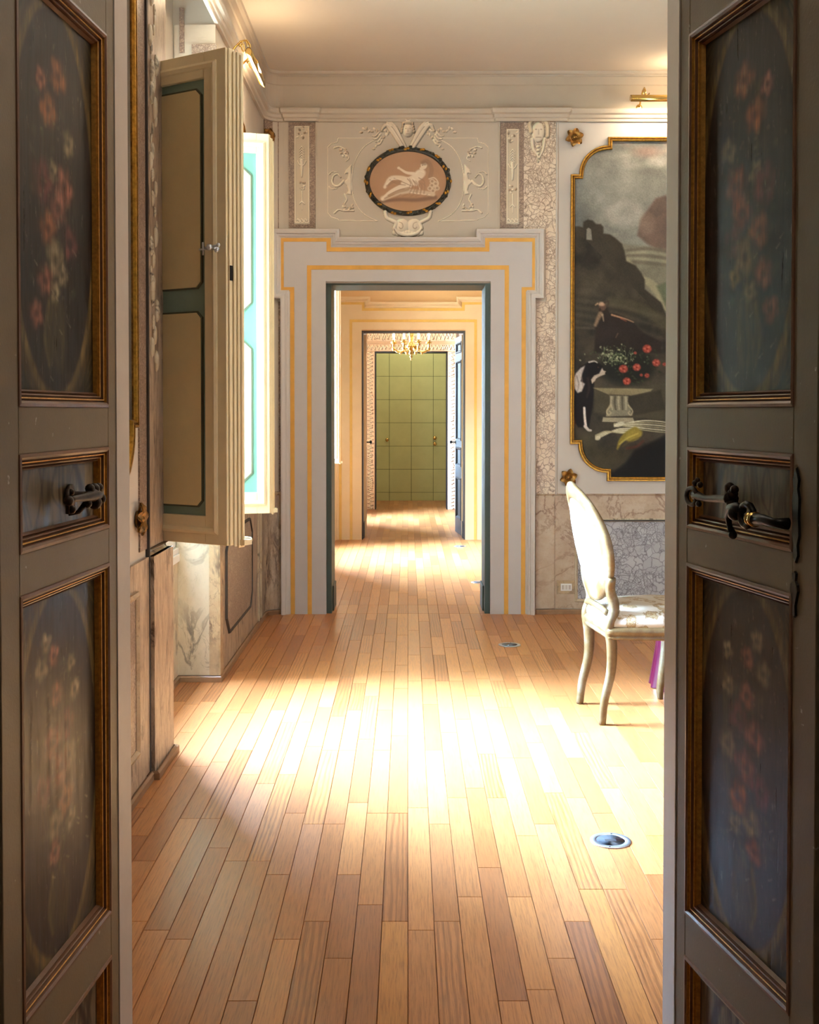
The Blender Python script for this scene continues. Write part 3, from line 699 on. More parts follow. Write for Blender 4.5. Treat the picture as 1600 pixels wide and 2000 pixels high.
# overdoor cartouche: low stucco relief, laid out in plan coordinates of the wall (1 unit = 1/295 m)
cv = Cv(632, 962, 228, 472, 1.0, (212, 198, 178)); cv2 = cv
LT, MD, DKc, SH = (234, 222, 202), (200, 184, 160), (112, 90, 72), (156, 134, 112)
def both(fn):
    fn(lambda x: x); fn(lambda x: 2 * 797 - x)
def side(m):
    ring = [(737, 272), (702, 292), (688, 330), (688, 388), (704, 420), (738, 434)]
    o = [(m(x), y) for x, y in [(737, 273), (662, 273), (660, 281), (648, 284), (641, 291), (641, 418), (648, 426), (661, 430), (662, 432), (738, 434)]]
    cv.stroke(o, .9, .9, LT, 1, 1.2, .55, sm=False)
    cv.stroke([(m(x), y) for x, y in [(737, 274), (712, 290), (697, 312), (690, 335), (688, 358), (690, 382), (698, 404), (714, 422), (738, 434)]], 1, 1, LT, 1, 1.2, .6)
    for a in (12, 48):   # scrolls and leaves
        pass
    cv.stroke([(m(x), y) for x, y in [(654, 292), (664, 290), (676, 296), (680, 304), (672, 306)]], 2.2, 1, LT, 1, 1.5, .9)
    cv.stroke([(m(x), y) for x, y in [(676, 300), (682, 312), (676, 318)]], 2, 1, LT, 1, 1.5, .8)
    for k in range(9): cv.ell(m(672 + 7 * math.cos(k * 1.7)), 302 + 7 * math.sin(k * 2.1), 3.2, 2.2, LT if k % 2 else MD, .9, 1, k, .9)
    for k in range(5): cv.ell(m(678 + 2 * math.cos(k * 2.7)), 300 + 4 * math.sin(k * 2.1), 1.2, 1.2, DKc, .8, 1)
    cv.poly([(m(x), y) for x, y in [(688, 322), (676, 334), (672, 344), (680, 342), (678, 352), (670, 358), (678, 366), (680, 374), (676, 382), (688, 384)]], LT, .9, 1.5, .8)
    cv.stroke([(m(x), y) for x, y in [(672, 356), (664, 364), (656, 366), (650, 358), (652, 347), (660, 343), (666, 349)]], 3.0, 1.5, LT, 1, 1.4, 1.1)
    cv.ell(m(659), 354, 5, 7, DKc, .7, 2)
    cv.stroke([(m(x), y) for x, y in [(644, 343), (650, 338), (660, 339)]], 1.6, .8, LT, 1, 1.2, .8)
    cv.stroke([(m(x), y) for x, y in [(644, 367), (650, 372), (660, 370)]], 1.6, .8, LT, 1, 1.2, .8)
    cv.stroke([(m(x), y) for x, y in [(674, 382), (678, 392), (674, 400), (678, 408)]], 2, 1.2, LT, 1, 1.4, .8)
    for k in range(9): cv.ell(m(680 + 9 * math.cos(k * 1.3)), 408 + 6 * math.sin(k * 2.3), 3.4, 2.2, LT if k % 2 else MD, .9, 1, k, .9)
    for k in range(4): cv.ell(m(682 + 4 * math.cos(k * 2.7)), 408 + 3 * math.sin(k * 2.1), 1.1, 1.1, DKc, .8, 1)
    cv.stroke([(m(x), y) for x, y in [(654, 418), (662, 412), (674, 414), (692, 414)]], 2.2, 1.2, LT, 1, 1.4, .9)
    # leafwork beside the head
    for k in range(11):
        x = 706 + k * 5.2; y = 262 - 9 * abs(math.sin(k * .9)) + k * .6
        cv.ell(m(x), y, 4.2, 2.4, LT if k % 2 else MD, .85, 1.2, k * .8, .7)
        if k % 3 == 0: cv.ell(m(x + 2), y + 1, 1.4, 1.2, DKc, .6, 1)
    for k in range(9):
        x = 730 + k * 5; y = 294 - k * 5.5
        cv.ell(m(x), y, 4, 2.3, LT if k % 2 else MD, .85, 1.2, -k, .7)
    # wings
    for k in range(7):
        cv.stroke([(m(x), y) for x, y in [(793 - k * 1.2, 292), (783 - k * 2.6, 271 - k), (773 - k * 3.4, 251 - k * .6), (759 - k * 2.2, 240 + k * 3.2)]], 3.2, 2.2, LT if k % 2 else (216, 202, 182), 1, 1.3, 1.6)
    cv.stroke([(m(x), y) for x, y in [(791, 292), (778, 270), (766, 252), (750, 242)]], .8, .5, DKc, .6, 1)
    # scroll below
    cv.stroke([(m(x), y) for x, y in [(753, 416), (756, 427), (766, 433), (774, 438), (771, 448), (778, 456), (788, 460), (797, 461)]], 4.2, 4.5, LT, 1, 1.5, 1.6)
    cv.ell(m(785), 443, 15, 14, LT, 1, 1.5, 0, 1.6)
    for k in range(5): cv.ell(m(772 + k * 5.6), 456 + 2.4 * math.sin(k * .8), 6, 6, LT, 1, 1.4, 0, 1.3)
    for k in range(4): cv.stroke([(m(741 + k * 2), 262 + k * 5), (m(733 + k * 3), 270 + k * 5), (m(727 + k * 3), 268 + k * 6)], 2.2, 1, LT, .9, 1.2, 1.0)
    cv.stroke([(m(x), y) for x, y in [(769, 236), (760, 239), (757, 247), (765, 250)]], 2.4, 1.4, LT, 1, 1.2, 1.6)
    cv.stroke([(m(x), y) for x, y in [(780, 446), (783, 449), (787, 446), (786, 439), (780, 436)]], .9, .6, SH, .9, 1)
    cv.stroke([(m(x), y) for x, y in [(770, 450), (776, 459), (787, 464), (797, 466)]], .9, .8, DKc, .8, 1)
both(side)
cv.ell(797, 258, 10.5, 14, LT, 1, 1.5, 0, 2.6); cv.ell(797, 243, 12, 6, (206, 190, 166), 1, 1.5, 0, 2.4)   # head
for s in (-1, 1):
    cv.ell(797 + s * 4, 256, 1.7, .9, DKc, .7, 1); cv.stroke([(797 + s * 2, 253), (797 + s * 6, 252.5)], .5, .4, SH, .8, 1)
    for k in range(4): cv.ell(797 + s * (9 + k), 246 + k * 5, 2.6, 3.4, (204, 186, 160), .9, 1, 0, 2.2)
    cv.stroke([(797 + s * 2, 240), (797 + s * 10, 236), (797 + s * 20, 240)], 2.5, 1.5, LT, 1, 1.2, 2.2)
cv.stroke([(797, 255), (797, 262)], .7, 1.1, SH, .6, 1); cv.stroke([(794, 266), (800, 266)], .6, .6, DKc, .6, 1)
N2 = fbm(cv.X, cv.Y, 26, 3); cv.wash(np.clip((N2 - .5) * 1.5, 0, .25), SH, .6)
OR = tag(empty('wall_cartouche', (0, YB0, pz(350))), kind='structure')
Pc = lambda u, v, n: (u, -n, v)
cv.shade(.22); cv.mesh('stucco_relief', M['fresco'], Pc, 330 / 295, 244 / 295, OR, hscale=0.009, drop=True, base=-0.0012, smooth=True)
# oval picture in the cartouche
ov = Cv(718, 876, 294, 420, .75, (172, 134, 104)); cxo, cyo = 797, 357
ov.wash(fbm(ov.X, ov.Y, 40, 9) * .5, (150, 112, 84)); ov.wash(np.clip((ov.Y - 392) / 20, 0, 1) * .5, (196, 156, 118))
W1, W2, S1, S2 = (228, 212, 190), (208, 188, 162), (140, 108, 84), (104, 76, 58)
ov.stroke([(745, 396), (780, 392), (812, 393), (850, 388)], 3, 4, S2, .7, 4)
ov.stroke([(748, 390), (775, 380), (797, 376), (822, 378), (846, 382)], 5, 4, W2, .9, 3)
ov.stroke([(747, 391), (762, 378), (782, 368), (800, 364)], 2.2, 5.5, W1, 1, 2)
ov.stroke([(752, 390), (776, 378), (796, 372)], 1.6, 3.5, S1, .5, 2)
ov.stroke([(752, 368), (762, 352), (778, 350), (796, 354), (812, 360)], 3, 6, W1, .95, 3)
ov.stroke([(756, 366), (770, 358), (786, 360)], 1.5, 2.5, S1, .55, 2)
ov.stroke([(792, 362), (806, 354), (818, 346)], 9, 8, W1, .95, 3); ov.ell(820, 343, 12, 9, W1, .95, 3, -.5)
ov.stroke([(808, 342), (794, 340), (782, 333)], 3.2, 2, W1, 1, 1.6); ov.ell(779, 331, 3, 2.6, W1, 1, 1.4)
ov.ell(828, 326, 6.2, 7.6, W1, 1, 1.6, .2); ov.stroke([(824, 320), (833, 317), (840, 324), (843, 336), (840, 348)], 3.2, 4.5, S1, .9, 2.5)
ov.ell(825, 326, 1, 1, S2, .8, 1); ov.stroke([(822, 332), (826, 338)], 2.6, 2.8, W1, 1, 1.5)
for p_ in ([(762, 354), (776, 362), (792, 364)], [(770, 351), (786, 358), (804, 366)], [(808, 356), (816, 366), (812, 378)], [(818, 350), (828, 356), (830, 366)], [(758, 384), (778, 374), (800, 368)], [(796, 352), (802, 360), (800, 370)]): ov.stroke(p_, .9, .7, S1, .7, 1.2)
for p_ in ([(756, 362), (768, 353), (784, 353)], [(812, 342), (820, 337), (828, 340)], [(800, 378), (820, 381), (840, 383)], [(806, 350), (814, 358), (820, 372)]): ov.stroke(p_, 1.0, .7, (240, 228, 208), .8, 1.2)
ov.stroke([(838, 352), (848, 350), (856, 360), (852, 372)], 1.2, 1, W1, .8, 1.2); ov.ell(829, 322, 6, 4, S2, .5, 2)
for k in range(5): ov.stroke([(800 + k * 6, 352 + k * 2), (806 + k * 6, 366), (800 + k * 7, 380)], 1, 1.6, S1, .5, 1.6)
for k in range(10):
    a = k * 2.4; ov.ell(847 + 9 * math.cos(a) * (k / 10), 366 + 13 * math.sin(a) * (.3 + k / 14), 5, 4.6, W2, .9, 1.6); ov.ell(847 + 9 * math.cos(a) * (k / 10), 366 + 13 * math.sin(a) * (.3 + k / 14), 2.6, 2.4, S1, .7, 1.4)
for k in range(6): ov.stroke([(760 + k * 13, 386 + (k % 2) * 3), (770 + k * 13, 382)], 1, .8, S1, .55, 1.5)
q = ((ov.X - cxo) / 76) ** 2 + ((ov.Y - cyo) / 60) ** 2; ov.mask = q < 1.02
Po = lambda u, v, n: (u, -n, v + (350 - 357) / 295)
ov.mesh('oval_fresco', M['fresco'], Po, 158 / 295, 126 / 295, OR, base=0.004)
el = lambda a, rx, ry: (rx / 295 * math.cos(a), ry / 295 * math.sin(a))
pth = [el(2 * math.pi * k / 64, 74, 57) for k in range(64)]
MB().mould(pth, [(-.0, 0.0), (-.004, .012), (-.016, .020), (-.028, .012), (-.034, 0)], True, P=Po, smooth=True).build('laurel_ring', M['laurel'], OR)
lb = MB(); gb = MB(); rr = random.Random(2)
for k in range(96):
    a = 2 * math.pi * k / 96; u, v = el(a, 80 + rr.uniform(-3.5, 3.5), 63 + rr.uniform(-3.5, 3.5)); tgt = gb if (k % 6 in (0, 1)) else lb
    tgt.ball((u, v, .016 + rr.uniform(0, .004)), .0105, P=Po, seg=6, sz=(1.25, .9, .8) if abs(math.sin(a)) > .6 else (.9, 1.3, .8))
lb.build('laurel_leaves', M['laurel'], OR); gb.build('gilt_berries', M['gilt'], OR)
# the painted candelabra strips on either side
def candelabra(x0, x1, y0, y1, seed):
    cx = (x0 + x1) / 2; c = Cv(x0, x1, y0, y1, .8, (196, 182, 160)); r = random.Random(seed)
    c.H[:] = .25
    c.stroke([(x0 + 2, y0 + 2), (x0 + 2, y1 - 3), (x1 - 2, y1 - 3), (x1 - 2, y0 + 2), (x0 + 2, y0 + 2)], .8, .8, LT, 1, 1, .6, sm=False)
    for k in range(10): c.ell(cx + r.uniform(-9, 9), y0 + 8 + r.uniform(-6, 18), 3, 2, LT if k % 2 else DKc, .7, 1.5, k, .7)
    for k in range(5):
        for s in (-1, 1): c.stroke([(cx, y0 + 40 + k * 5), (cx + s * 4.5, y0 + 45 + k * 5)], 1.2, .6, LT, 1, 1, .9)
    c.stroke([(cx - 1, y0 + 66), (cx, y0 + 80), (cx - .5, y0 + 98)], 3.4, 1.6, LT, 1, 1.2, 1)
    for s in (-1, 1): c.stroke([(cx, y0 + 78), (cx + s * 5, y0 + 74), (cx + s * 8, y0 + 68)], 1.4, .8, LT, 1, 1, .9)
    for k in range(9): c.ell(cx + r.uniform(-7, 7), y0 + 116 + r.uniform(-7, 7), 2.6, 1.7, LT if k % 2 else SH, .8, 1.4, k, .8)
    c.stroke([(cx, y0 + 126), (cx + .5, y0 + 162)], .9, .7, LT, 1, 1, .7)
    for s in (-1, 1): c.stroke([(cx, y0 + 146), (cx + s * 5, y0 + 151)], 1.4, .8, LT, 1, 1, .8)
    for k in range(8): c.ell(cx - 8 + k * 2.4, y1 - 9 + (k % 3) * 2, 2.4, 1.8, LT, .8, 1.4, k, .8)
    P = lambda u, v, n: (u + px(cx), -n, v + pz((y0 + y1) / 2) - 2.5)
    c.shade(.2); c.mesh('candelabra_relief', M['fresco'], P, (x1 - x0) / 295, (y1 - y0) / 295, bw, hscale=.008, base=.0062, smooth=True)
candelabra(576, 606, 250, 440, 3); candelabra(988, 1013, 256, 440, 8)
# grotesque head and festoon on the breccia to the right
c = Cv(1024, 1080, 228, 345, .9, (222, 208, 188))
c.ell(1050, 262, 13, 20, LT, 1, 2, 0, 2.0); c.stroke([(1036, 262), (1034, 246), (1044, 236), (1060, 238), (1068, 250), (1068, 270)], 4, 4, (214, 198, 172), 1, 2, 1.8)
for s in (-1, 1): c.ell(1050 + s * 5, 258, 2, 1.2, SH, .8, 1); c.stroke([(1050 + s * 12, 276), (1050 + s * 9, 296), (1052, 312)], 3.5, 2, LT, .9, 1.6, 1.2)
c.stroke([(1050, 258), (1050, 267)], 1, 1.4, SH, .5, 1); c.stroke([(1045, 273), (1055, 273)], .8, .8, SH, .8, 1)
for k in range(5): c.ell(1050, 290 + k * 7, 4 - k * .5, 3, LT, .9, 1.5, 0, 1.1)
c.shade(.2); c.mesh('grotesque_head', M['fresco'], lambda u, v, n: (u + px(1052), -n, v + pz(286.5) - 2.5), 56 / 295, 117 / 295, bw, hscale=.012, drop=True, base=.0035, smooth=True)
# second room: panel of scrolls over its far door
c = Cv(0, 190, 0, 44, 1.2, (222, 196, 160)); c.H[:] = .3
for k in range(14):
    x = 12 + k * 12.5; c.stroke([(x - 6, 14 + 10 * (k % 2)), (x, 24 - 8 * (k % 2)), (x + 8, 20)], 2.4, 1.2, (236, 214, 180), 1, 1.5, 1.2); c.ell(x, 30 - (k % 3) * 5, 3, 2, (190, 156, 116), .8, 1.5)
sc2 = tag(empty('wall_cartouche', (0.05, YC0, 2.74)), kind='structure')
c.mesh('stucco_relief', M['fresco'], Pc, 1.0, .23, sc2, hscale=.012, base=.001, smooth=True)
for s in (-1, 1): MB().mould(rect(s * .75 - .11, s * .75 + .11, -.12, .14), [(0, 0), (.003, .014), (.02, .014), (.023, 0)], True, P=Pc).build('side_panel_moulding', M['peach'], sc2)

# third doorway: carved and gilded pink surround
M['carved_pink'] = paint('carved_pink', (214, 176, 140), 0.5, 0.1, 20, 0.1)
def carved(name, W, Hh, seed, par, off, n=None):
    st_ = 1.0; c = Cv(0, W * 400, 0, Hh * 400, 1.35, (240, 212, 180)); r = random.Random(seed); wpx, hpx = W * 400, Hh * 400
    c.H[:] = .2; horizontal = W > Hh; Lh = wpx if horizontal else hpx; Sh = hpx if horizontal else wpx; t = 6
    while t < Lh - 4:
        s = 1 if int(t / 10) % 2 else -1; Sh = (hpx if horizontal else wpx) * r.uniform(.8, 1.05); q = lambda a, b_: (a, b_) if horizontal else (b_, a)
        c.stroke([q(t - 8, Sh / 2 - s * Sh * .25), q(t, Sh / 2 + s * Sh * .2), q(t + 5, Sh / 2 - s * 2)], 3.6, 1.8, (246, 220, 190), 1, 2, 1.2)
        a, b_ = q(t + 3, Sh / 2 + s * Sh * .28); c.ell(a, b_, 3.0, 3.0, (128, 88, 66), .75, 2.5)
        a, b_ = q(t - 3, Sh / 2 - s * Sh * .36); c.ell(a, b_, 2.6, 2.2, (150, 100, 74), .6, 2.5)
        c.ell(*q(t + r.uniform(-4, 4), r.uniform(3, Sh - 3)), r.uniform(1.5, 4), r.uniform(1.2, 3), r.choice([(250, 228, 200), (196, 150, 118), (232, 190, 158)]), .8, 2, r.uniform(0, 3), r.uniform(.2, 1.1))
        t += r.uniform(8, 12)
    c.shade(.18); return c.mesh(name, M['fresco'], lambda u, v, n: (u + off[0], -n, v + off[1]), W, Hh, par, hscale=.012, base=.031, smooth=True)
d5 = tag(empty('door_5', (0.045, YD0, 0)), kind='structure')
bb = MB()
for s in (-1, 1):
    x0, x1 = sorted((s * .50, s * .615)); bb.box(x0, x1, 0, 2.17, .0, .03, P=lambda u, v, n: (u, -n, v))
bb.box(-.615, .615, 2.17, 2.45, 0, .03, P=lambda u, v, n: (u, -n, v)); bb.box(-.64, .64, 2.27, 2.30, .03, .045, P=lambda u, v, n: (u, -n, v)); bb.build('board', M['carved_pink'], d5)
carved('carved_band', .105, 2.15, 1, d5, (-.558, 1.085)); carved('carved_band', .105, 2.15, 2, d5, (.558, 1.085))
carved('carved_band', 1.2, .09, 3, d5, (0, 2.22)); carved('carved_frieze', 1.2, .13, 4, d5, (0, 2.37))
bb = MB(); bb.box(-.499, -.485, 0, 2.169, -.3, -.002, P=lambda u, v, n: (u, -n, v)); bb.box(.485, .499, 0, 2.169, -.3, -.002, P=lambda u, v, n: (u, -n, v)); bb.box(-.5, .5, 2.155, 2.169, -.3, -.002, P=lambda u, v, n: (u, -n, v)); bb.build('lining', M['blue_door'], d5)

# green panelled wall at the very end: panels are cut out one by one
gw = tag(empty('wall_back', (0.05, YE, 0)), kind='structure')
M['green'] = paint('green_panel', (186, 188, 128), 0.4, 0.08, 4, 0.1)
M['green_gap'] = paint('green_gap', (62, 70, 34), 0.6, 0.05, 4)
MB().box(-1.15, 1.25, -.1, CEIL, -.05, -.008, P=lambda u, v, n: (u, -n, v)).build('backing', M['green_gap'], gw)
for i in range(-4, 4):
    MB().box(i * .331 + .003, (i + 1) * .331 - .003, 0.0, .122, -.009, 0, P=lambda u, v, n: (u, -n, v)).build('panel', M['green'], gw)
    z = .127
    while z < CEIL - .1:
        o = MB().box(i * .331 + .003, (i + 1) * .331 - .003, z, min(z + .345, CEIL), -.009, 0, P=lambda u, v, n: (u, -n, v)).build('panel', M['green'], gw); z += .3505
for (x, z) in ((-.365, .92), (.355, .95), (.355, .86)):
    MB().lathe([(.028, 0), (.028, -.006), (.012, -.012), (.012, -.035), (.026, -.045), (.028, -.058), (.012, -.068)], (x, -0.001, z), axis='y', seg=12).build('door_knob', M['brass'], gw)
area('passage_lamp', (0.1, 16.4, 3.2), (0, 0, 0), .5, .3, 30, (1.0, .93, .75))  # added light that brightens the green end wall
# ------------------------------------------------------------ window shutters (the two open casements of the first window, one of the second)
def shutter(name, hinge, free, z0, z1, toward, label, arched=False, fine=True, group=None):
    hx, hy = hinge; L = math.hypot(free[0] - hx, free[1] - hy); ang = math.atan2(free[1] - hy, free[0] - hx)
    root = tag(empty(name, (hx, hy, z0), ang), label, 'shutter', group)
    s = toward                                                  # +1: seen face on the local -y side
    P = lambda u, v, n: (u, -s * n, v)
    H = z1 - z0; T = .045
    fr = MB(); g_ = .062 if arched else .105; g0, g1, h0, h1 = g_, L - g_, .105, H - .095
    fr.box(0, g0, 0, H, -T, 0, P=P); fr.box(g1, L, 0, H, -T, 0, P=P); fr.box(g0, g1, 0, h0, -T, 0, P=P); fr.box(g0, g1, h1, H, -T, 0, P=P)
    fr.build('frame', M['cream'], root, bevel=.003)
    MB().mould(rect(g_ * .5, L - g_ * .5, .05, H - .05), [(-.010, -.001), (-.010, .006), (0, .011), (.012, .006), (.016, -.001)], True, P=P).build('frame_moulding', M['cream'], root)
    MB().box(g0, g1, h0, h1, -T + .008, -.018, P=P).build('teal_board', M['teal_mint'] if arched else M['teal'], root)
    mid = H * .50
    for (a, c) in ((h0 + .035, mid - .045), (mid + .045, h1 - .035)):
        if arched:
            w = g1 - g0 - .05; x0 = g0 + .025; x1 = g1 - .025; xc = (x0 + x1) / 2
            top = [(x1, c - .075), (x1 - .055, c - .025), (xc + .035, c - .004), (xc, c), (xc - .035, c - .004), (x0 + .055, c - .025), (x0, c - .075)]
            bot = [(x0, a + .06), (x0 + .05, a + .012), (x0 + .075, a), (x1 - .075, a), (x1 - .05, a + .012), (x1, a + .06)]
            pts = bot + top
        else: pts = cham(g0 + .025, g1 - .025, a, c, .022)
        MB().prism(pts, -.018, -.009, P=P, inset=.003).build('raised_panel', M['panel_mint'] if arched else M['panel_beige'], root)
        MB().mould(pts, [(-.004, -.018), (-.004, -.011), (.003, -.0105), (.003, -.018)], True, P=P).build('panel_groove', M['groove'], root)
    # rebated closing edge and the astragal that covers the joint
    e = MB(); e.box(L, L + .008, .0, H, -T, -.010, P=P); e.box(L + .008, L + .016, -.005, H - .01, -T - .012, -.026, P=P); e.box(L + .016, L + .024, -.01, H - .01, -T - .03, -T + .006, P=P)
    e.build('rebated_edge', M['cream'], root, bevel=.004)
    e = MB(); e.tube([P(L + .027, -.004, -T - .01), P(L + .027, H - .02, -T - .01)], .005, 8); e.build('astragal', M['cream'], root)
    MB().box(.02, L + .045, .0, .02, -T - .045, -T, P=P).tube([P(.02, .014, -T - .045), P(L + .036, .014, -T - .045)], .014, 8).build('drip_rail', M['cream'], root)
    if fine:
        k = MB(); k.lathe([(.014, 0), (.014, .004), (.006, .008), (.006, .03), (.012, .036), (.012, .046), (.004, .052)], (0, 0, 0), 10, P=lambda a, b_, c: P(a + L - .045, b_ + H * .60, c))
        k.tube([P(L - .075, H * .60, .03), P(L - .015, H * .603, .03)], .005, 8)
        k.tube([P(L - .10, H * .60 - .022, .012), P(L - .10, H * .60 + .026, .012)], .004, 6); k.tube([P(L - .118, H * .60, .012), P(L - .085, H * .60, .012)], .004, 6); k.ball(P(L - .02, H * .60 - .012, .03), .008); k.ball(P(L - .012, H * .604, .03), .008)
        k.build('latch_knob', M['steel'], root)
        MB().box(L - .001, L + .0095, H * .535, H * .565, -.026, -.0115, P=P).build('keyhole_plate', M['iron'], root)
    # glazing bars and pane on the outer face
    return root
shutter('window_shutter', (-1.085, 4.40), (-0.668, 4.150), .845, 2.675, 1, 'olive-beige casement shutter with two chamfered panels, nearer leaf of the front window')
shutter('window_shutter', (-1.085, 5.43), (-0.68, 5.545), .84, 2.70, 1, 'bright daylit shutter with arched mint-green panels, farther leaf of the front window', arched=True, fine=False)
shutter('window_shutter', (-1.085, 10.80), (-0.668, 10.92), .84, 2.70, 1, 'white sliver of shutter seen through the doorway, in the second room', arched=True, fine=False)

# ------------------------------------------------------------ the two painted door leaves in the foreground
def flower(c, x, y, r, col, rnd, a=.75):
    d = tuple(v * .55 for v in col); l = tuple(min(255, v * 1.25 + 12) for v in col)
    c.ell(x, y, r * 1.05, r, d, a * .8, r * .6)
    for k in range(7):
        t = k * .9 + rnd.random(); c.ell(x + r * .5 * math.cos(t), y + r * .5 * math.sin(t), r * .5, r * .34, l if k % 2 else col, a * rnd.uniform(.5, .95), r * .35, t)
    c.ell(x, y, r * .3, r * .26, d, a, r * .3)
def door_picture(kind, seed):
    r = random.Random(seed); Hp = 200
    if kind == 'mid':
        c = Cv(0, 100, 0, 42, .5, (112, 100, 80)); c.wash(fbm(c.X, c.Y, 26, seed), (140, 128, 108), .8); c.wash(np.clip((fbm(c.X * 3, c.Y, 22, seed + 3) - .5) * 5, 0, 1), (74, 62, 48), .6)
        for k in range(14): x = r.uniform(5, 95); c.stroke([(x, r.uniform(0, 10)), (x + r.uniform(-6, 6), 20), (x + r.uniform(-10, 10), r.uniform(30, 42))], r.uniform(.4, 1.6), .4, (58, 48, 40), .6, 1.5)
        x = 22 if seed % 2 else 80
        c.stroke([(x + 8, 6), (x + 2, 16), (x - 4, 30), (x - 8, 40)], 1.2, 5, (44, 38, 36), .85, 3); c.ell(x + 8, 7, 3, 2.6, (60, 50, 42), .8, 2)
        return c
    c = Cv(0, 100, 0, Hp, .62, (92, 76, 44))
    c.wash(fbm(c.X, c.Y, 30, seed), (70, 58, 36), .7)
    for (sx, sy) in ((0, 0), (100, 0), (0, Hp), (100, Hp)):       # dark spandrels with leaf sprays
        q = lambda a, b_: (sx + (a if sx == 0 else -a), sy + (b_ if sy == 0 else -b_))
        c.poly([q(3, 3), q(32, 3), q(20, 12), q(9, 30), q(3, 46)], (48, 44, 30), .9, 2)
        for k in range(4): c.stroke([q(6, 8 + k * 7), q(11, 5 + k * 6), q(15, 6 + k * 3)], 1, .5, (120, 104, 64), .55, 1.4)
    c.ell(50, Hp / 2, 49, Hp / 2 - 1, (126, 106, 64), 1, 2)
    c.ell(50, Hp / 2, 44, Hp / 2 - 7, (46, 36, 32), 1, 1.6)
    inside = ((c.X - 50) / 43) ** 2 + ((c.Y - Hp / 2) / (Hp / 2 - 8)) ** 2 < 1
    n = fbm(c.X * 4, c.Y * .5, 22, seed + 5)
    c.wash(inside * np.clip((n - .45) * 3, 0, 1), (78, 70, 70), .45)
    save = c.C.copy()
    pink, orange, white, wine = (168, 108, 92), (176, 112, 76), (164, 150, 118), (118, 66, 64)
    if kind == 'up':
        sp_ = [(46, 40, 9, orange), (58, 58, 9, orange), (66, 46, 6, pink), (34, 70, 7, white), (40, 88, 10, pink), (56, 84, 6, white), (64, 96, 11, wine), (44, 104, 10, pink), (34, 118, 9, wine), (58, 116, 9, orange), (50, 128, 10, white), (64, 138, 8, pink), (40, 136, 6, white), (52, 145, 6, white), (68, 156, 7, pink)]
    else:
        sp_ = [(62, 30, 6, white), (52, 40, 6, pink), (66, 44, 7, white), (36, 44, 5, white), (34, 62, 6, white), (54, 62, 7, pink), (42, 76, 9, wine), (60, 82, 9, pink), (36, 94, 8, white), (50, 100, 10, pink), (66, 106, 9, wine), (44, 116, 9, orange), (56, 124, 8, white), (40, 132, 6, white), (58, 138, 7, pink)]
    for k in range(30):
        x = r.uniform(26, 76); y = r.uniform(34, 150); c.ell(x, y, r.uniform(2, 5), r.uniform(1.2, 2.4), (82, 84, 58), .5, 2, r.uniform(0, 3))
    for k in range(9): x = r.uniform(30, 70); c.stroke([(50, 150), (x, 110), (x + r.uniform(-8, 8), r.uniform(35, 80))], .8, .5, (78, 78, 52), .55, 1.2)
    for x, y, rad, col in sp_: flower(c, x + r.uniform(-3, 3), y + r.uniform(-3, 3), rad, col, r, .8)
    for k in range(60): x = r.gauss(50, 12); y = r.uniform(40, 150); c.ell(x, y, r.uniform(.6, 1.6), r.uniform(.5, 1.3), (140, 130, 102), .4, .9)
    c.poly([(42, 148), (58, 148), (63, 168), (57, 182), (43, 182), (38, 168)], (88, 80, 52), .75, 5)     # vase
    c.stroke([(58, 150), (62, 166), (58, 180)], 1.6, 1.2, (136, 120, 72), .5, 2); c.stroke([(30, 186), (50, 182), (74, 190)], 2.5, 1.5, (64, 56, 40), .7, 4)
    for k in range(16): x = r.uniform(12, 88); y = r.uniform(20, 190); c.stroke([(x, y), (x + r.uniform(-1, 1), y + r.uniform(3, 12))], .35, .2, (30, 26, 26), .6, .9)
    for k in range(9): x = r.uniform(15, 85); y = r.uniform(120, 190); c.stroke([(x, y), (x + 3, y - 2)], .4, .2, (196, 186, 160), .7, .8)
    c.C = np.where(inside[..., None], c.C, save)
    cr_ = fbm(c.X * 5, c.Y, 9, seed + 9); c.C *= (.62 + .62 * cr_[..., None]); c.C *= .92
    return c
PICS = {}
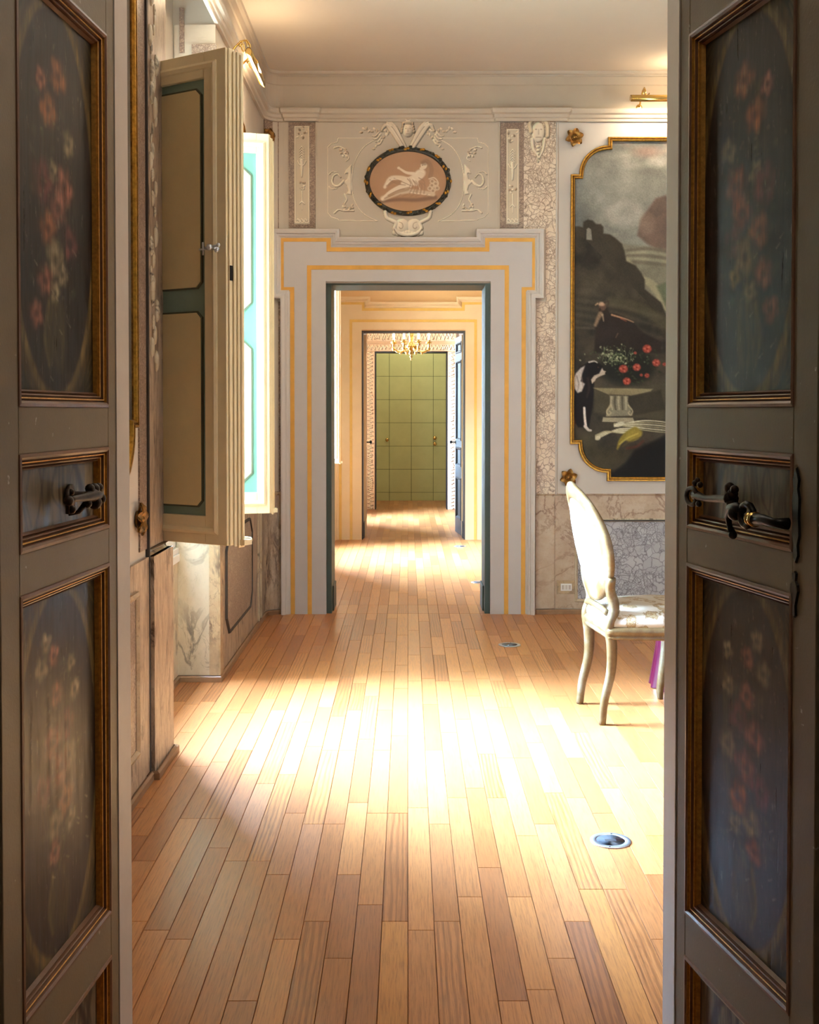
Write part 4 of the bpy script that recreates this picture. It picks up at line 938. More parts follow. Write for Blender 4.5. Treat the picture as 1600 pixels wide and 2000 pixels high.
def door_leaf(name, hinge, udir, W, side, label, seed):
    ang = math.atan2(udir[1], udir[0]); s = side
    root = empty(name, (hinge[0], hinge[1], 0.004), ang); tag(root, label, 'door', kind='structure')
    P = lambda u, v, n: (u, s * n, v)                     # n>0 = painted face
    g0, g1 = .044, W - .070; T = .042
    zs = [(-.0, .105)]; op = [(.352, 1.042), (1.110, 1.268), (1.345, 2.065), (2.135, 2.40)]; low = (.085, .268)
    ops = [low] + op; fr = MB(); H = 2.53
    fr.box(0, g0, 0, H, -T, 0, P=P); fr.box(g1, W, 0, H, -T, 0, P=P)
    prev = 0
    for a, c in ops: fr.box(g0, g1, prev, a, -T, 0, P=P); prev = c
    fr.box(g0, g1, prev, H, -T, 0, P=P)
    fr.build('stiles_and_rails', M['door_paint'], root, bevel=.002)
    mp = [(-.001, -.001), (.000, .002), (.005, .003), (.009, .000), (.010, -.006), (.013, -.003), (.015, -.004), (.0155, -.011), (.019, -.008), (.021, -.009), (.0215, -.016), (.025, -.012), (.028, -.020)]
    mm = lambda i, q: 1 if (i % 2 and q in (3, 4, 5, 7, 8, 9, 10, 11)) or (i % 2 == 0 and q == 5) else 0
    for k, (a, c) in enumerate(ops):
        MB().mould(rect(g0, g1, a, c), mp, True, P=P, mats=mm, caps=False).build('panel_moulding', [M['mould_brown'], M['gilt_line']], root, fixn=False)
        cx, cz = (g0 + g1) / 2, (a + c) / 2; w, h = g1 - g0, c - a
        Pc_ = lambda u, v, n: P(u + cx, v + cz, n)
        if w > 0:
            kind = {0: 'mid', 1: 'low', 2: 'mid', 3: 'up', 4: 'mid'}[k]
            o = door_picture(kind, seed + k * 2).mesh('painted_panel', M['canvas_door'], Pc_, w, h, root, base=-.0205)
            MB().box(g0, g1, a, c, -T + .006, -.022, P=P).build('panel_back', M['door_paint'], root)
    return root, P
Lr, LP_ = door_leaf('door_1', (-0.580, 2.236), (-.078, -.997), .527, 1, 'left leaf of the open foreground door, its painted ovals of flowers dark brown', 11)
Rr, RP_ = door_leaf('door_2', (0.536, 2.236), (.199, -.98), .500, -1, 'right leaf of the open foreground door, with iron lock handle and bluish painted oval', 31)
# winged drop handle of the left leaf (drawn along u at height 1.18)
h = MB(); z = 1.184
h.lathe([(.022, 0), (.022, .004), (.014, .007), (.009, .012), (.009, .03)], (0, 0, 0), 14, P=lambda a, b_, c: LP_(a + .20, b_ + z, c - .018))
h.tube([LP_(.115, z + .004, .012), LP_(.14, z - .002, .018), LP_(.165, z, .022), LP_(.20, z + .002, .024), LP_(.24, z, .024), LP_(.285, z + .001, .022), LP_(.305, z, .020)], [.004, .007, .010, .013, .0075, .0055, .008], 10)
for (u, v, r_) in ((.155, z - .008, .010), (.168, z + .012, .010), (.185, z - .013, .013), (.19, z + .012, .011), (.21, z + .014, .009), (.222, z - .012, .008), (.30, z - .016, .008), (.30, z + .014, .006), (.312, z, .009)): h.ball(LP_(u, v, .024), r_)
h.tube([LP_(.308, z + .020, .02), LP_(.312, z, .022), LP_(.306, z - .022, .02)], .004, 8)
h.tube([LP_(.22, z - .012, .02), LP_(.236, z - .026, .012), LP_(.25, z - .03, .0)], [.006, .004, .002], 8)
h.build('drop_handle', M['bronze'], Lr)
h = MB(); z = 1.18      # bolt handle on the right leaf's middle panel
h.tube([RP_(.075, z, .006), RP_(.11, z - .002, .014), RP_(.15, z - .004, .016), RP_(.20, z - .001, .018), RP_(.245, z + .002, .02), RP_(.262, z + .004, .02)], [.004, .010, .006, .0075, .008, .014], 10)
h.tube([RP_(.10 + .022 * math.cos(a), z + .016 * math.sin(a) - .004, .018) for a in [k * math.pi / 6 for k in range(12)]], .0045, 8, closed=True)
for (u, v, r_) in ((.115, z + .022, .006), (.135, z + .02, .006), (.125, z + .028, .005), (.25, z + .022, .010), (.268, z + .020, .008), (.262, z + .012, .010), (.13, z - .016, .006)): h.ball(RP_(u, v, .018), r_)
h.tube([RP_(.262, z - .002, .024), RP_(.27, z - .018, .022), RP_(.272, z - .03, .018)], [.008, .006, .004], 8); h.build('bolt_handle', M['bronze'], Rr)
h = MB(); z = 1.158     # scrolled lever with gilt collar and rim plate
h.tube([RP_(.45, z, .02), RP_(.43, z, .034), RP_(.40, z + .002, .036), RP_(.375, z, .036)], [.010, .0075, .009, .011], 10)
sc_ = [RP_(.345 + .026 * math.cos(a) * (1 - a / 14), z + .002 + .024 * math.sin(a) * (1 - a / 14), .036) for a in [k * math.pi / 6 for k in range(13)]]
h.tube(sc_, .006, 8); h.tube([RP_(.335, z + .012, .036), RP_(.31, z + .014, .036), RP_(.285, z + .010, .034), RP_(.268, z - .006, .03), RP_(.268, z - .024, .026), RP_(.278, z - .034, .026)], [.006, .010, .009, .006, .005, .007], 10)
h.ball(RP_(.305, z + .004, .036), .013); h.ball(RP_(.278, z - .036, .026), .008); h.build('lever_handle', M['iron'], Rr)
h = MB(); h.tube([RP_(.375, z, .036), RP_(.368, z, .036)], [.013, .013], 12); h.tube([RP_(.362, z, .036), RP_(.358, z, .036)], [.012, .012], 12); h.build('gilt_collar', M['brass'], Rr)
sh = [(0, -.075), (.008, -.062), (.006, -.045), (.011, -.03), (.009, 0), (.011, .03), (.006, .045), (.009, .06), (0, .08)]
def plate(P, u, v, pts, t=.004): return MB().prism([(u + a, v + b_) for a, b_ in pts] + [(u - a, v + b_) for a, b_ in pts[::-1] if abs(a) > 1e-6], 0, t, P=P, inset=.001)
plate(RP_, .443, 1.168, sh).build('rim_plate', M['iron'], Rr)
sk = [(0, -.04), (.005, -.036), (.004, -.02), (.012, .004), (.010, .014), (.004, .02), (.006, .032), (0, .036)]
plate(RP_, .440, 1.045, sk).build('keyhole_escutcheon', M['iron'], Rr)
# leaves of the far door: thick blue-grey leaf opened inwards on the right, dark leaf edge-on at the left
def far_leaf(name, hinge, ang, W, s, label):
    root = empty(name, (*hinge, .004), ang); tag(root, label, 'door', kind='structure'); P = lambda u, v, n: (u, s * n, v)
    fr = MB(); ops = [(.16, .62), (.74, .95), (1.02, 1.90), (1.98, 2.10)]; prev = 0; H = 2.16; T = .04; g0, g1 = .08, W - .08
    fr.box(0, g0, 0, H, -T, 0, P=P); fr.box(g1, W, 0, H, -T, 0, P=P)
    for a, c in ops: fr.box(g0, g1, prev, a, -T, 0, P=P); prev = c
    fr.box(g0, g1, prev, H, -T, 0, P=P); fr.build('stiles_and_rails', M['blue_door'], root)
    for a, c in ops:
        MB().mould(rect(g0, g1, a, c), [(0, 0), (.004, .010), (.016, .008), (.03, -.012)], True, P=P, caps=False).build('panel_moulding', M['blue_door'], root, fixn=False)
        MB().box(g0, g1, a, c, -T + .006, -.012, P=P).build('panel', M['blue_door'], root)
    MB().box(-.012, .0, 0, H, -T - .004, .012, P=P).build('cream_edge', M['casing_peach'], root)
    k = MB(); k.lathe([(.02, 0), (.02, .005), (.008, .01), (.008, .04), (.02, .05), (.014, .066)], (0, 0, 0), 10, P=lambda a, b_, c: P(a + W - .045, b_ + 1.0, c)); k.build('door_knob', M['iron'], root)
    return root
far_leaf('door_6', (.585, YC1 + .02), R(96), .54, 1, 'worn blue-grey panelled leaf opened inwards beyond the second room')
far_leaf('door_7', (-.455, YC1 + .02), R(91.5), .50, -1, 'dark door leaf seen edge-on at the left of the far doorway')
# ------------------------------------------------------------ pictures
def wall_picture(name, cx, cz, w, h, P0, cvs, label, r=.19, s=.055, grp=None):
    """P0 maps (u, v, n) of the wall, u and v measured from the picture centre."""
    root = empty(name, P0(0, 0, 0)); tag(root, label, 'painting', grp); o = Vector(P0(0, 0, 0))
    P = lambda u, v, n: tuple(Vector(P0(u, v, n)) - o)
    path = notched(w, h, r, s, 10)
    MB().mould(path, [(0, 0), (0, .018), (.004, .026), (.010, .026), (.013, .018), (.016, .018), (.019, .024), (.024, .022), (.028, .012), (.029, .003)], True, P=P, caps=False, mats=[1, 0, 0, 1, 1, 0, 0, 0, 1]).build('gilt_frame', [M['gilt'], M['gilt_dark']], root, fixn=True)
    cvs.mesh('canvas', M['canvas'], P, w, h, root, base=.006)
    return root
g = Cv(1113, 1487, 272, 940, 1.35, (120, 118, 110))
X, Y = g.X, g.Y
n1 = fbm(X, Y, 90, 21); n2 = fbm(X * 1.2, Y * 2.2, 60, 25)
g.wash(np.clip((n1 - .42) * 3, 0, 1), (150, 148, 140), .7); g.wash(np.clip((.48 - n1) * 4, 0, 1), (92, 94, 92), .7)
g.wash(np.clip((n2 - .5) * 4, 0, 1) * np.clip((350 - Y) / 70, 0, 1) * np.clip((X - 1160) / 60, 0, 1), (150, 124, 112), .75)
g.wash(np.clip((Y - 430) / 140, 0, 1), (128, 120, 106), .5)
g.wash(np.clip((1150 - X) / 40, 0, 1), (100, 104, 104), .4)
for q in ((1215, 308, 22, 7), (1232, 325, 16, 6), (1290, 320, 18, 7), (1305, 300, 26, 8), (1215, 420, 40, 26)): g.ell(*q, (176, 170, 162), .45, 14)
g.ell(1285, 320, 24, 12, (176, 172, 164), .5, 10); g.ell(1262, 300, 26, 10, (150, 118, 106), .5, 12)
g.poly([(1243, 462), (1250, 430), (1265, 410), (1278, 390), (1300, 384), (1360, 390), (1400, 440), (1400, 520), (1300, 500), (1262, 478)], (104, 86, 76), .9, 6)
g.ell(1262, 440, 16, 22, (140, 122, 108), .5, 8)
g.poly([(1200, 476), (1300, 488), (1487, 480), (1487, 760), (1300, 700)], (122, 116, 100), .85, 6)
for k in range(5): g.stroke([(1225, 492 + k * 5), (1270, 488 + k * 7), (1330, 500 + k * 6)], 4, 3, (148, 140, 120) if k % 2 else (98, 90, 78), .6, 4)
g.stroke([(1225, 510), (1245, 540), (1275, 560), (1300, 600)], 5, 9, (158, 148, 122), .7, 5)
g.poly([(1280, 560), (1310, 548), (1400, 540), (1487, 570), (1487, 640), (1300, 600)], (92, 96, 76), .8, 5)
hill = [(1113, 446), (1128, 444), (1137, 446), (1138, 436), (1146, 431), (1156, 433), (1163, 440), (1172, 440), (1177, 446), (1177, 458), (1190, 460), (1199, 466), (1213, 478), (1218, 492), (1222, 512), (1240, 520), (1252, 536), (1258, 548), (1258, 566), (1275, 580), (1290, 592), (1310, 640), (1400, 690), (1487, 700), (1487, 940), (1113, 940)]
g.poly(hill, (66, 58, 48), 1, 3.5)
hm = np.clip((Y - 440) / 40, 0, 1); n3 = fbm(X, Y, 34, 31)
msk = (Y > 450) & (X < 1113 + np.clip((Y - 440) * 1.0, 0, 400))
g.wash(msk * np.clip((n3 - .52) * 4, 0, 1), (86, 76, 62), .7); g.wash(msk * np.clip((.44 - n3) * 5, 0, 1), (46, 40, 34), .8)
g.poly([(1144, 470), (1144, 450), (1148, 447), (1153, 450), (1155, 471)], (128, 122, 112), 1, 1.4); g.stroke([(1143, 452), (1142, 470)], 1, 1, (44, 38, 34), .7, 1)
for k in range(9): g.stroke([(1120, 580 + k * 7), (1200, 590 + k * 8), (1290, 610 + k * 10)], 5, 3, (84, 76, 62) if k % 2 else (56, 50, 42), .45, 6)
g.stroke([(1190, 590), (1250, 604), (1310, 640)], 8, 12, (96, 88, 66), .5, 8)
g.stroke([(1118, 640), (1160, 642), (1190, 640)], 2, 2, (104, 94, 78), .5, 4)
# resting goat
g.poly([(1162, 650), (1160, 632), (1168, 616), (1172, 604), (1186, 602), (1190, 612), (1204, 614), (1222, 622), (1236, 630), (1256, 652), (1290, 668), (1290, 690), (1160, 690)], (50, 40, 34), 1, 4)
g.ell(1176, 600, 7, 8, (96, 74, 60), .95, 2.5); g.ell(1174, 595, 6, 4, (176, 146, 122), .8, 3); g.stroke([(1166, 594), (1162, 597)], 1.6, 1, (170, 140, 114), .8, 1.6); g.stroke([(1180, 592), (1187, 590), (1186, 600)], 2, 1.4, (70, 56, 46), .9, 1.6)
g.ell(1171, 606, 2.4, 4, (60, 44, 36), .8, 1.6); g.stroke([(1172, 614), (1167, 624), (1162, 636)], 4.5, 3, (156, 132, 108), .8, 4); g.stroke([(1176, 616), (1178, 628)], 2, 1, (188, 166, 140), .6, 2)
g.stroke([(1194, 616), (1208, 620), (1224, 625), (1236, 630)], 1.8, 1.0, (168, 134, 106), .85, 2); g.stroke([(1212, 623), (1222, 628)], 1.5, 1, (180, 96, 66), .5, 2); g.stroke([(1206, 652), (1202, 660)], 1, .8, (120, 96, 74), .6, 1.6)
# dark foliage with blossoms and roses
g.ell(1225, 718, 52, 34, (34, 32, 26), .85, 14)
rr = random.Random(4)
for k in range(150):
    x, y = rr.gauss(1200, 20), rr.gauss(697, 9); g.ell(x, y, rr.uniform(1.2, 2.6), rr.uniform(.9, 1.8), rr.choice([(134, 136, 108), (96, 104, 78), (164, 162, 136), (72, 80, 56)]), .8, 1.2, rr.uniform(0, 3))
for k in range(10): x = 1176 + k * 6; g.stroke([(x, 706), (x + 3, 692), (x + rr.uniform(0, 8), 676 + rr.uniform(0, 10))], .7, .4, (104, 110, 82), .7, 1)
for k in range(60):
    x, y = rr.uniform(1200, 1296), rr.uniform(672, 750); g.stroke([(x, y), (x + rr.uniform(-5, 5), y + rr.uniform(-4, 4))], 1.8, .6, rr.choice([(50, 58, 38), (38, 42, 30), (66, 70, 46)]), .8, 1.4)
for (x, y, r_) in ((1217, 721, 9), (1243, 718, 8), (1281, 709, 8), (1263, 682, 9), (1224, 745, 8), (1263, 734, 5), (1240, 690, 3), (1297, 712, 4), (1252, 733, 3), (1330, 700, 9), (1350, 730, 8)):
    g.ell(x, y, r_, r_ * .92, (122, 58, 48), 1, 2)
    for k in range(7): a = k * 1.1; g.ell(x + r_ * .45 * math.cos(a), y + r_ * .4 * math.sin(a), r_ * .42, r_ * .26, (178, 106, 88) if k % 2 else (148, 76, 60), .8, 1.6, a)
    g.ell(x, y, r_ * .25, r_ * .2, (110, 34, 28), .8, 1.4)
# dog
g.poly([(1118, 760), (1120, 735), (1132, 718), (1148, 708), (1165, 707), (1176, 715), (1180, 722), (1170, 736), (1160, 745), (1160, 770), (1156, 800), (1150, 835), (1130, 835), (1118, 820)], (30, 24, 24), 1, 3)
g.poly([(1119, 742), (1124, 730), (1134, 719), (1142, 715), (1137, 730), (1134, 745), (1142, 750), (1136, 765), (1128, 768), (1122, 760)], (196, 186, 178), .95, 3)
g.stroke([(1126, 735), (1130, 750), (1128, 764)], 1.4, .8, (120, 108, 104), .6, 2); g.stroke([(1136, 738), (1138, 754)], 1.4, .8, (140, 120, 112), .6, 2)
g.stroke([(1150, 708), (1160, 706), (1166, 709)], 1.6, 1, (190, 180, 172), .9, 1.5); g.poly([(1174, 722), (1176, 719), (1178, 724), (1183, 726), (1181, 732), (1172, 735), (1164, 740), (1162, 744), (1156, 750), (1154, 742), (1160, 734), (1170, 730)], (188, 174, 160), .95, 2)
g.ell(1183, 729, 2, 1.6, (24, 20, 20), .9, 1); g.ell(1168, 718, 1.6, 1.2, (90, 60, 40), .9, 1)
g.stroke([(1148, 740), (1150, 760), (1146, 776)], 3, 2, (66, 50, 44), .6, 3); g.stroke([(1141, 797), (1142, 815), (1144, 832)], 2.2, 2.4, (214, 206, 200), 1, 1.6); g.stroke([(1143, 833), (1149, 840), (1154, 841)], 3.2, 2, (206, 196, 188), 1, 1.6); g.ell(1121, 826, 3, 8, (110, 70, 52), .7, 4)
# ledge, carved capital, cardoons, marrow
g.poly([(1160, 757), (1250, 756), (1298, 746), (1487, 744), (1487, 800), (1280, 820), (1160, 806)], (82, 74, 58), .85, 5)
g.poly([(1158, 758), (1275, 760), (1270, 765), (1232, 773), (1190, 772)], (136, 124, 98), .95, 2); g.poly([(1190, 771), (1236, 774), (1290, 762), (1300, 800), (1240, 812)], (58, 50, 40), .8, 4)
g.poly([(1190, 773), (1227, 774), (1226, 784), (1232, 802), (1235, 812), (1183, 814), (1186, 800), (1192, 786)], (132, 124, 106), 1, 1.6)
for k in range(5): g.stroke([(1194 + k * 7, 776), (1193 + k * 7.4, 788), (1196 + k * 6.6, 800)], 2.2, 1.6, (168, 158, 136) if k % 2 == 0 else (88, 80, 66), .8, 1.5)
for s_, x in ((1, 1187), (-1, 1233)): g.stroke([(x + s_ * 6, 792), (x - s_ * 2, 803), (x + s_ * 1, 811), (x + s_ * 6, 807), (x + s_ * 3, 803)], 1.6, 1, (164, 152, 128), .9, 1.2)
g.poly([(1178, 815), (1236, 816), (1240, 826), (1176, 824)], (150, 140, 120), 1, 1.6); g.stroke([(1180, 815), (1234, 816)], .7, .7, (70, 62, 50), .8, 1)
for k in range(6): g.stroke([(1200, 833 - k), (1240, 824 + k * 2.6), (1270, 822 + k * 4), (1310, 826 + k * 4)], 1.6, .8, (196, 188, 166) if k % 2 == 0 else (150, 142, 118), .9, 1.2)
g.ell(1210, 829, 10, 4.5, (196, 188, 168), .9, 2, -.3)
for k in range(6): g.stroke([(1164, 858 - k * 1.4), (1184, 848 - k), (1210, 838 + k * 1.6), (1240, 838 + k * 2)], 1.9, 1, (204, 196, 174) if k % 2 == 0 else (160, 152, 126), .9, 1.2)
g.ell(1168, 856, 5, 4, (206, 198, 176), .9, 1.6, -.5)
g.stroke([(1206, 877), (1212, 862), (1224, 850), (1240, 842)], 2, 8, (132, 116, 54), .95, 3); g.ell(1238, 851, 18, 10, (140, 124, 62), .95, 3, -.45); g.stroke([(1210, 868), (1226, 856), (1246, 847)], 1.4, 1.4, (176, 160, 92), .7, 2); g.stroke([(1216, 872), (1232, 862), (1250, 854)], 1, 1, (92, 80, 36), .7, 2)
g.stroke([(1225, 876), (1244, 872), (1256, 862)], 2.5, 2, (96, 48, 34), .7, 4)
g.poly([(1113, 850), (1150, 846), (1170, 870), (1230, 885), (1225, 900), (1180, 925), (1113, 930)], (84, 74, 50), .45, 22)
g.poly([(1186, 942), (1196, 924), (1222, 905), (1240, 880), (1300, 850), (1400, 830), (1487, 790), (1487, 942)], (26, 22, 20), .92, 7)
gr_ = np.random.RandomState(1).rand(*X.shape); g.C = 255 * (g.C / 255) ** 1.24 * (.80 + .30 * fbm(X, Y, 26, 43) + .14 * fbm(X * 3, Y * 3, 6, 41) + .10 * (gr_ - .5))[..., None] * .97 if False else 255 * (g.C / 255) ** 1.24 * ((.80 + .30 * fbm(X, Y, 26, 43) + .14 * fbm(X * 3, Y * 3, 6, 41) + .12 * (gr_ - .5))[..., None])
wn_ = (1487 - 1113) / 295; hn_ = (940 - 272) / 295
path = notched(374, 668, .19 * 295, .055 * 295, 10); pts = [(u + 1300, 606 - v) for u, v in path]
inner = offset_poly(path, 4); g.mask = g.sdpoly((slice(None), slice(None)), [(u + 1300, 606 - v) for u, v in inner]) < 0
wall_picture('framed_painting', 0, 0, wn_, hn_, lambda u, v, n: (px(1300) + u, YB0 - .003 - n, pz(606) + v), g, 'large framed landscape with spotted dog, roses and goat, right of the doorway')
def dark_picture(seed, w, h):
    c = Cv(0, w * 100, 0, h * 100, 2, (74, 66, 56)); c.wash(fbm(c.X, c.Y, 40, seed), (120, 112, 100), .7); c.wash(np.clip((c.Y / (h * 100) - .5) * 2, 0, 1), (38, 34, 30), .8)
    path = offset_poly(notched(w, h, .19, .055, 10), .014)
    c.mask = c.sdpoly((slice(None), slice(None)), [(u * 100 + w * 50, h * 50 - v * 100) for u, v in path]) < 0
    return c
wall_picture('framed_painting', 0, 0, 1.28, 2.20, lambda u, v, n: (XL + n, 3.24 - u, 2.14 + v), dark_picture(5, 1.28, 2.20), 'dark canvas in gilt frame on the left wall, a sliver beside the left door leaf')
wall_picture('framed_painting', 0, 0, 0.86, 2.10, lambda u, v, n: (XL + n, 6.14 - u, 1.98 + v), dark_picture(8, .86, 2.10), 'framed picture in the far left corner, above the bright shutter, mostly hidden', r=.15)

# ------------------------------------------------------------ gilt rosettes
def rosette(name, P, R0, label, grp='gilt rosettes around the wall pictures'):
    root = empty(name, P(0, 0, 0)); o = Vector(P(0, 0, 0)); Q = lambda u, v, n: tuple(Vector(P(u, v, n)) - o)
    tag(root, label, 'rosette', grp)
    b = MB(); b.lathe([(R0 * .5, 0), (R0 * .5, .006), (R0 * .3, .012)], (0, 0, 0), 14, P=Q); b.build('backplate', M['gilt_dark'], root)
    for k in range(6):
        a = k * math.pi / 3 + .3; b = MB(); ca, sa = math.cos(a), math.sin(a); rows = []
        for i in range(6):
            t = i / 5; w = R0 * .36 * math.sin(math.pi * min(1, .22 + t * .72)); r_ = R0 * (.22 + .78 * t); z = .010 + .018 * math.sin(math.pi * t) + (.006 if i == 5 else 0)
            rows.append([(r_ * ca - q * w * sa, r_ * sa + q * w * ca, z - .007 * (1 - abs(q)) + .004) for q in (-1, -.5, 0, .5, 1)])
        v = [Q(*p) for r_ in rows for p in r_]; f = [(i * 5 + j, i * 5 + j + 1, i * 5 + j + 6, i * 5 + j + 5) for i in range(5) for j in range(4)]
        v2 = [Q(p[0], p[1], p[2] - .006) for r_ in rows for p in r_]
        b.add(v + v2, f + [tuple(25 + q for q in x[::-1]) for x in f] , 0, True)
        edge = [0, 1, 2, 3, 4, 9, 14, 19, 24, 23, 22, 21, 20, 15, 10, 5]
        b.add([p for e in edge for p in (v[e], v2[e])], [(2 * i, 2 * i + 1, (2 * i + 3) % 32, (2 * i + 2) % 32) for i in range(16)])
        b.build('petal', M['gilt_dark'], root)
    b = MB(); b.ball((0, 0, .016), R0 * .2, P=Q); 
    for k in range(6): b.ball((R0 * .24 * math.cos(k * 1.05), R0 * .24 * math.sin(k * 1.05), .014), R0 * .09, P=Q, seg=6)
    b.build('bud', M['gilt_dark'], root)
    return root
PBk = lambda x, y: (lambda u, v, n: (px(x) + u, YB0 - .004 - n, pz(y) + v))
rosette('gilt_rosette', PBk(1120, 273), .062, 'gilt flower rosette above the top left corner of the landscape painting')
rosette('gilt_rosette', PBk(1110.5, 933), .060, 'gilt flower rosette just above the top of the chair back')
rosette('gilt_rosette', lambda u, v, n: (XL + .002 + n, 3.93 - u, .965 + v), .060, 'dark gilt rosette on the left wall beside the left door leaf')
rosette('gilt_rosette', lambda u, v, n: (-.915 + n * .7 + u * .7, 7.36 - n * .7 + u * .7, 3.13 + v), .055, 'gilt rosette high in the far left corner, above the bright shutter')

# ------------------------------------------------------------ picture lights
def glow(name, col, strength):
    t = NT(name); t.b.inputs['Emission Color'].default_value = (*col, 1); t.b.inputs['Emission Strength'].default_value = strength; return t.done((1, 1, 1), .4)
def picture_light(P, L, label, arms=(-.3, .3), power=3.2):
    root = empty('picture_light', P(0, 0, 0)); o = Vector(P(0, 0, 0)); Q = lambda u, v, n: tuple(Vector(P(u, v, n)) - o)
    tag(root, label, 'lamp', 'brass picture lights')
    n0 = .20; s = MB(); ring = [(.030 * math.cos(a), .026 * math.sin(a)) for a in [math.pi * k / 10 for k in range(-3, 11)]]
    for sgn in (0,):
        vs = []
        for u in (-L / 2, L / 2):
            vs += [Q(u, v, n0 + a) for a, v in ring] + [Q(u, v * .86, n0 + a * .86) for a, v in ring]
        k = len(ring); f = []
        for i in range(k - 1):
            f += [(i, i + 1, 2 * k + i + 1, 2 * k + i), (k + i, 3 * k + i, 3 * k + i + 1, k + i + 1), (i, k + i, k + i + 1, i + 1), (2 * k + i, 2 * k + i + 1, 3 * k + i + 1, 3 * k + i)]
        f += [(0, 2 * k, 3 * k, k), (k - 1, 2 * k - 1, 4 * k - 1, 3 * k - 1)]
        s.add(vs, f, 0, True)
    for u in (-L / 2, L / 2 - .004): s.add([Q(u, v, n0 + a) for a, v in ring] + [Q(u + .004, v, n0 + a) for a, v in ring], [tuple(range(k)), tuple(range(k, 2 * k))[::-1]] + [(i, i + 1, k + i + 1, k + i) for i in range(k - 1)])
    s.build('shade', M['brass'], root, fixn=True)
    MB().tube([Q(-L / 2 + .02, .002, n0), Q(L / 2 - .02, .002, n0)], .009, 10).build('lamp_tube', glow('picture_lamp', (1.0, .80, .52), 26), root)
    for a in arms:
        b = MB(); u = a * L
        b.tube([Q(p[0] + u, p[1], p[2]) for p in [(0, .0, .0), (0, .01, .03), (0, .045, .07), (0, .075, .12), (0, .08, .17), (0, .055, .20), (0, .026, n0)]], .0055, 8)
        b.tube([Q(u + .03, .075 - .03, .12 + .0), Q(u + .036, .05, .15), Q(u + .02, .02, .16), Q(u, .03, n0)], .004, 8)
        b.tube([Q(u, .05 + .03 * math.sin(t), .15 + .026 * math.cos(t)) for t in [k_ * math.pi / 6 for k_ in range(10)]], .004, 8)
        b.ball(Q(u, .026, n0), .009); b.ball(Q(u + .03, .044, .12), .008)
        b.lathe([(.024, 0), (.024, .004), (.012, .010)], (0, 0, 0), 12, P=lambda x, y, z: Q(x + u, y, z)); b.build('scrolled_arm', M['brass'], root)
    l = bpy.data.lights.new('picture_lamp', 'AREA'); l.shape = 'RECTANGLE'; l.size = L - .05; l.size_y = .03; l.energy = power; l.color = (1.0, .82, .60)
    lo = bpy.data.objects.new('picture_lamp_light', l); COL.objects.link(lo)
    p = Vector(P(0, -.012, n0)); lo.location = p; t = Vector(P(0, -.5, .05)) - p
    q = (-t).to_track_quat('Z', 'X'); U = (Vector(P(1, 0, 0)) - Vector(P(0, 0, 0))).normalized()
    zc = (-t).normalized(); yc = zc.cross(U).normalized(); lo.rotation_euler = Matrix((U, yc, zc)).transposed().to_euler()
    return root
picture_light(lambda u, v, n: (px(1300) + u, YB0 - .001 - n, pz(214) + v), .56, 'brass picture light with scrolled arms, glowing over the dog landscape', arms=(-.33, .33), power=8)
picture_light(lambda u, v, n: (XL + .001 + n * .6, 6.18 - u, 3.21 + v), .56, 'lit brass picture light high on the left wall, beyond the olive shutter', arms=(-.1, .4), power=9)
# points added for warm glow on cornice and ceiling, the last without a fitting
for (loc, p) in (((-.80, 6.3, 3.25), 6.0), ((1.70, 7.22, 3.40), 3.5), ((-.80, 5.2, 3.25), 4.0)):
    l = bpy.data.lights.new('upward_lamp', 'POINT'); l.energy = p; l.color = (1, .76, .48); l.shadow_soft_size = .03
    o = bpy.data.objects.new('upward_lamp', l); COL.objects.link(o); o.location = loc

# ------------------------------------------------------------ recessed floor spotlights
def floor_spot(x, y, label):
    root = empty('floor_spotlight', (x, y, 0)); tag(root, label, 'floor light', 'recessed floor spotlights')
    MB().lathe([(.0445, .0005), (.0445, .003), (.0635, .003), (.0640, .0005)], seg=40).build('trim_ring', M['steel'], root, fixn=False)
    b = MB(); b.lathe([(.0445, .003), (.042, .002), (.036, .0012), (.0, .0008)], seg=32); b.build('cup', M['steel_blue'], root)
    MB().box(-.018, .018, -.010, .010, .001, .0035).build('lamp_capsule', M['bronze_blue'], root, bevel=.001)
    for a in (.35, .35 + math.pi): MB().lathe([(.0028, .003), (.0028, .0038), (.001, .004)], (.054 * math.cos(a + 1), .054 * math.sin(a + 1), 0), 8).build('screw', M['iron'], root)
M['steel_blue'] = metal('lens_bluegrey', (120, 128, 138), .2, .3, 20, .6); M['bronze_blue'] = metal('lens_dark', (60, 64, 72), .2, .3, 20, .4)
floor_spot(.633, 3.49, 'steel ring floor spotlight nearest the right door leaf')
floor_spot(.584, 6.45, 'floor spotlight in the first room, between doorway and chair')
floor_spot(.56, 8.83, 'floor spotlight in the second room, half hidden by the green jamb')
floor_spot(.52, 11.2, 'farthest floor spotlight, before the blue-grey door leaf')

# ------------------------------------------------------------ wall socket
so = empty('wall_socket', (px(1107), YB0 - .004, pz(1148))); tag(so, 'white wall socket low on the marble, left of the chair', 'socket')
Ps = lambda u, v, n: (u, -n, v)
MB().box(-.062, .062, -.045, .045, 0, .004, P=Ps).build('marble_plate', M['marble_ochre'], so, bevel=.001)
MB().box(-.037, .037, -.024, .024, .004, .009, P=Ps).build('cover_plate', M['stone_plug'], so, bevel=.002)
for i in (-1, 0, 1): MB().box(i * .021 - .008, i * .021 + .008, -.015, .015, .009, .0105, P=Ps).build('module', M['casing_light'], so)
h = MB()
for i in (-1, 1):
    for k in (-1, 0, 1): h.lathe([(.0022, .0104), (.0022, .0109)], (i * .024, 0, 0), 8, P=lambda x, y, z, k=k: Ps(x, y + k * .009, z))
tag(h.build('pin_holes', M['iron'], so), kind='stuff')

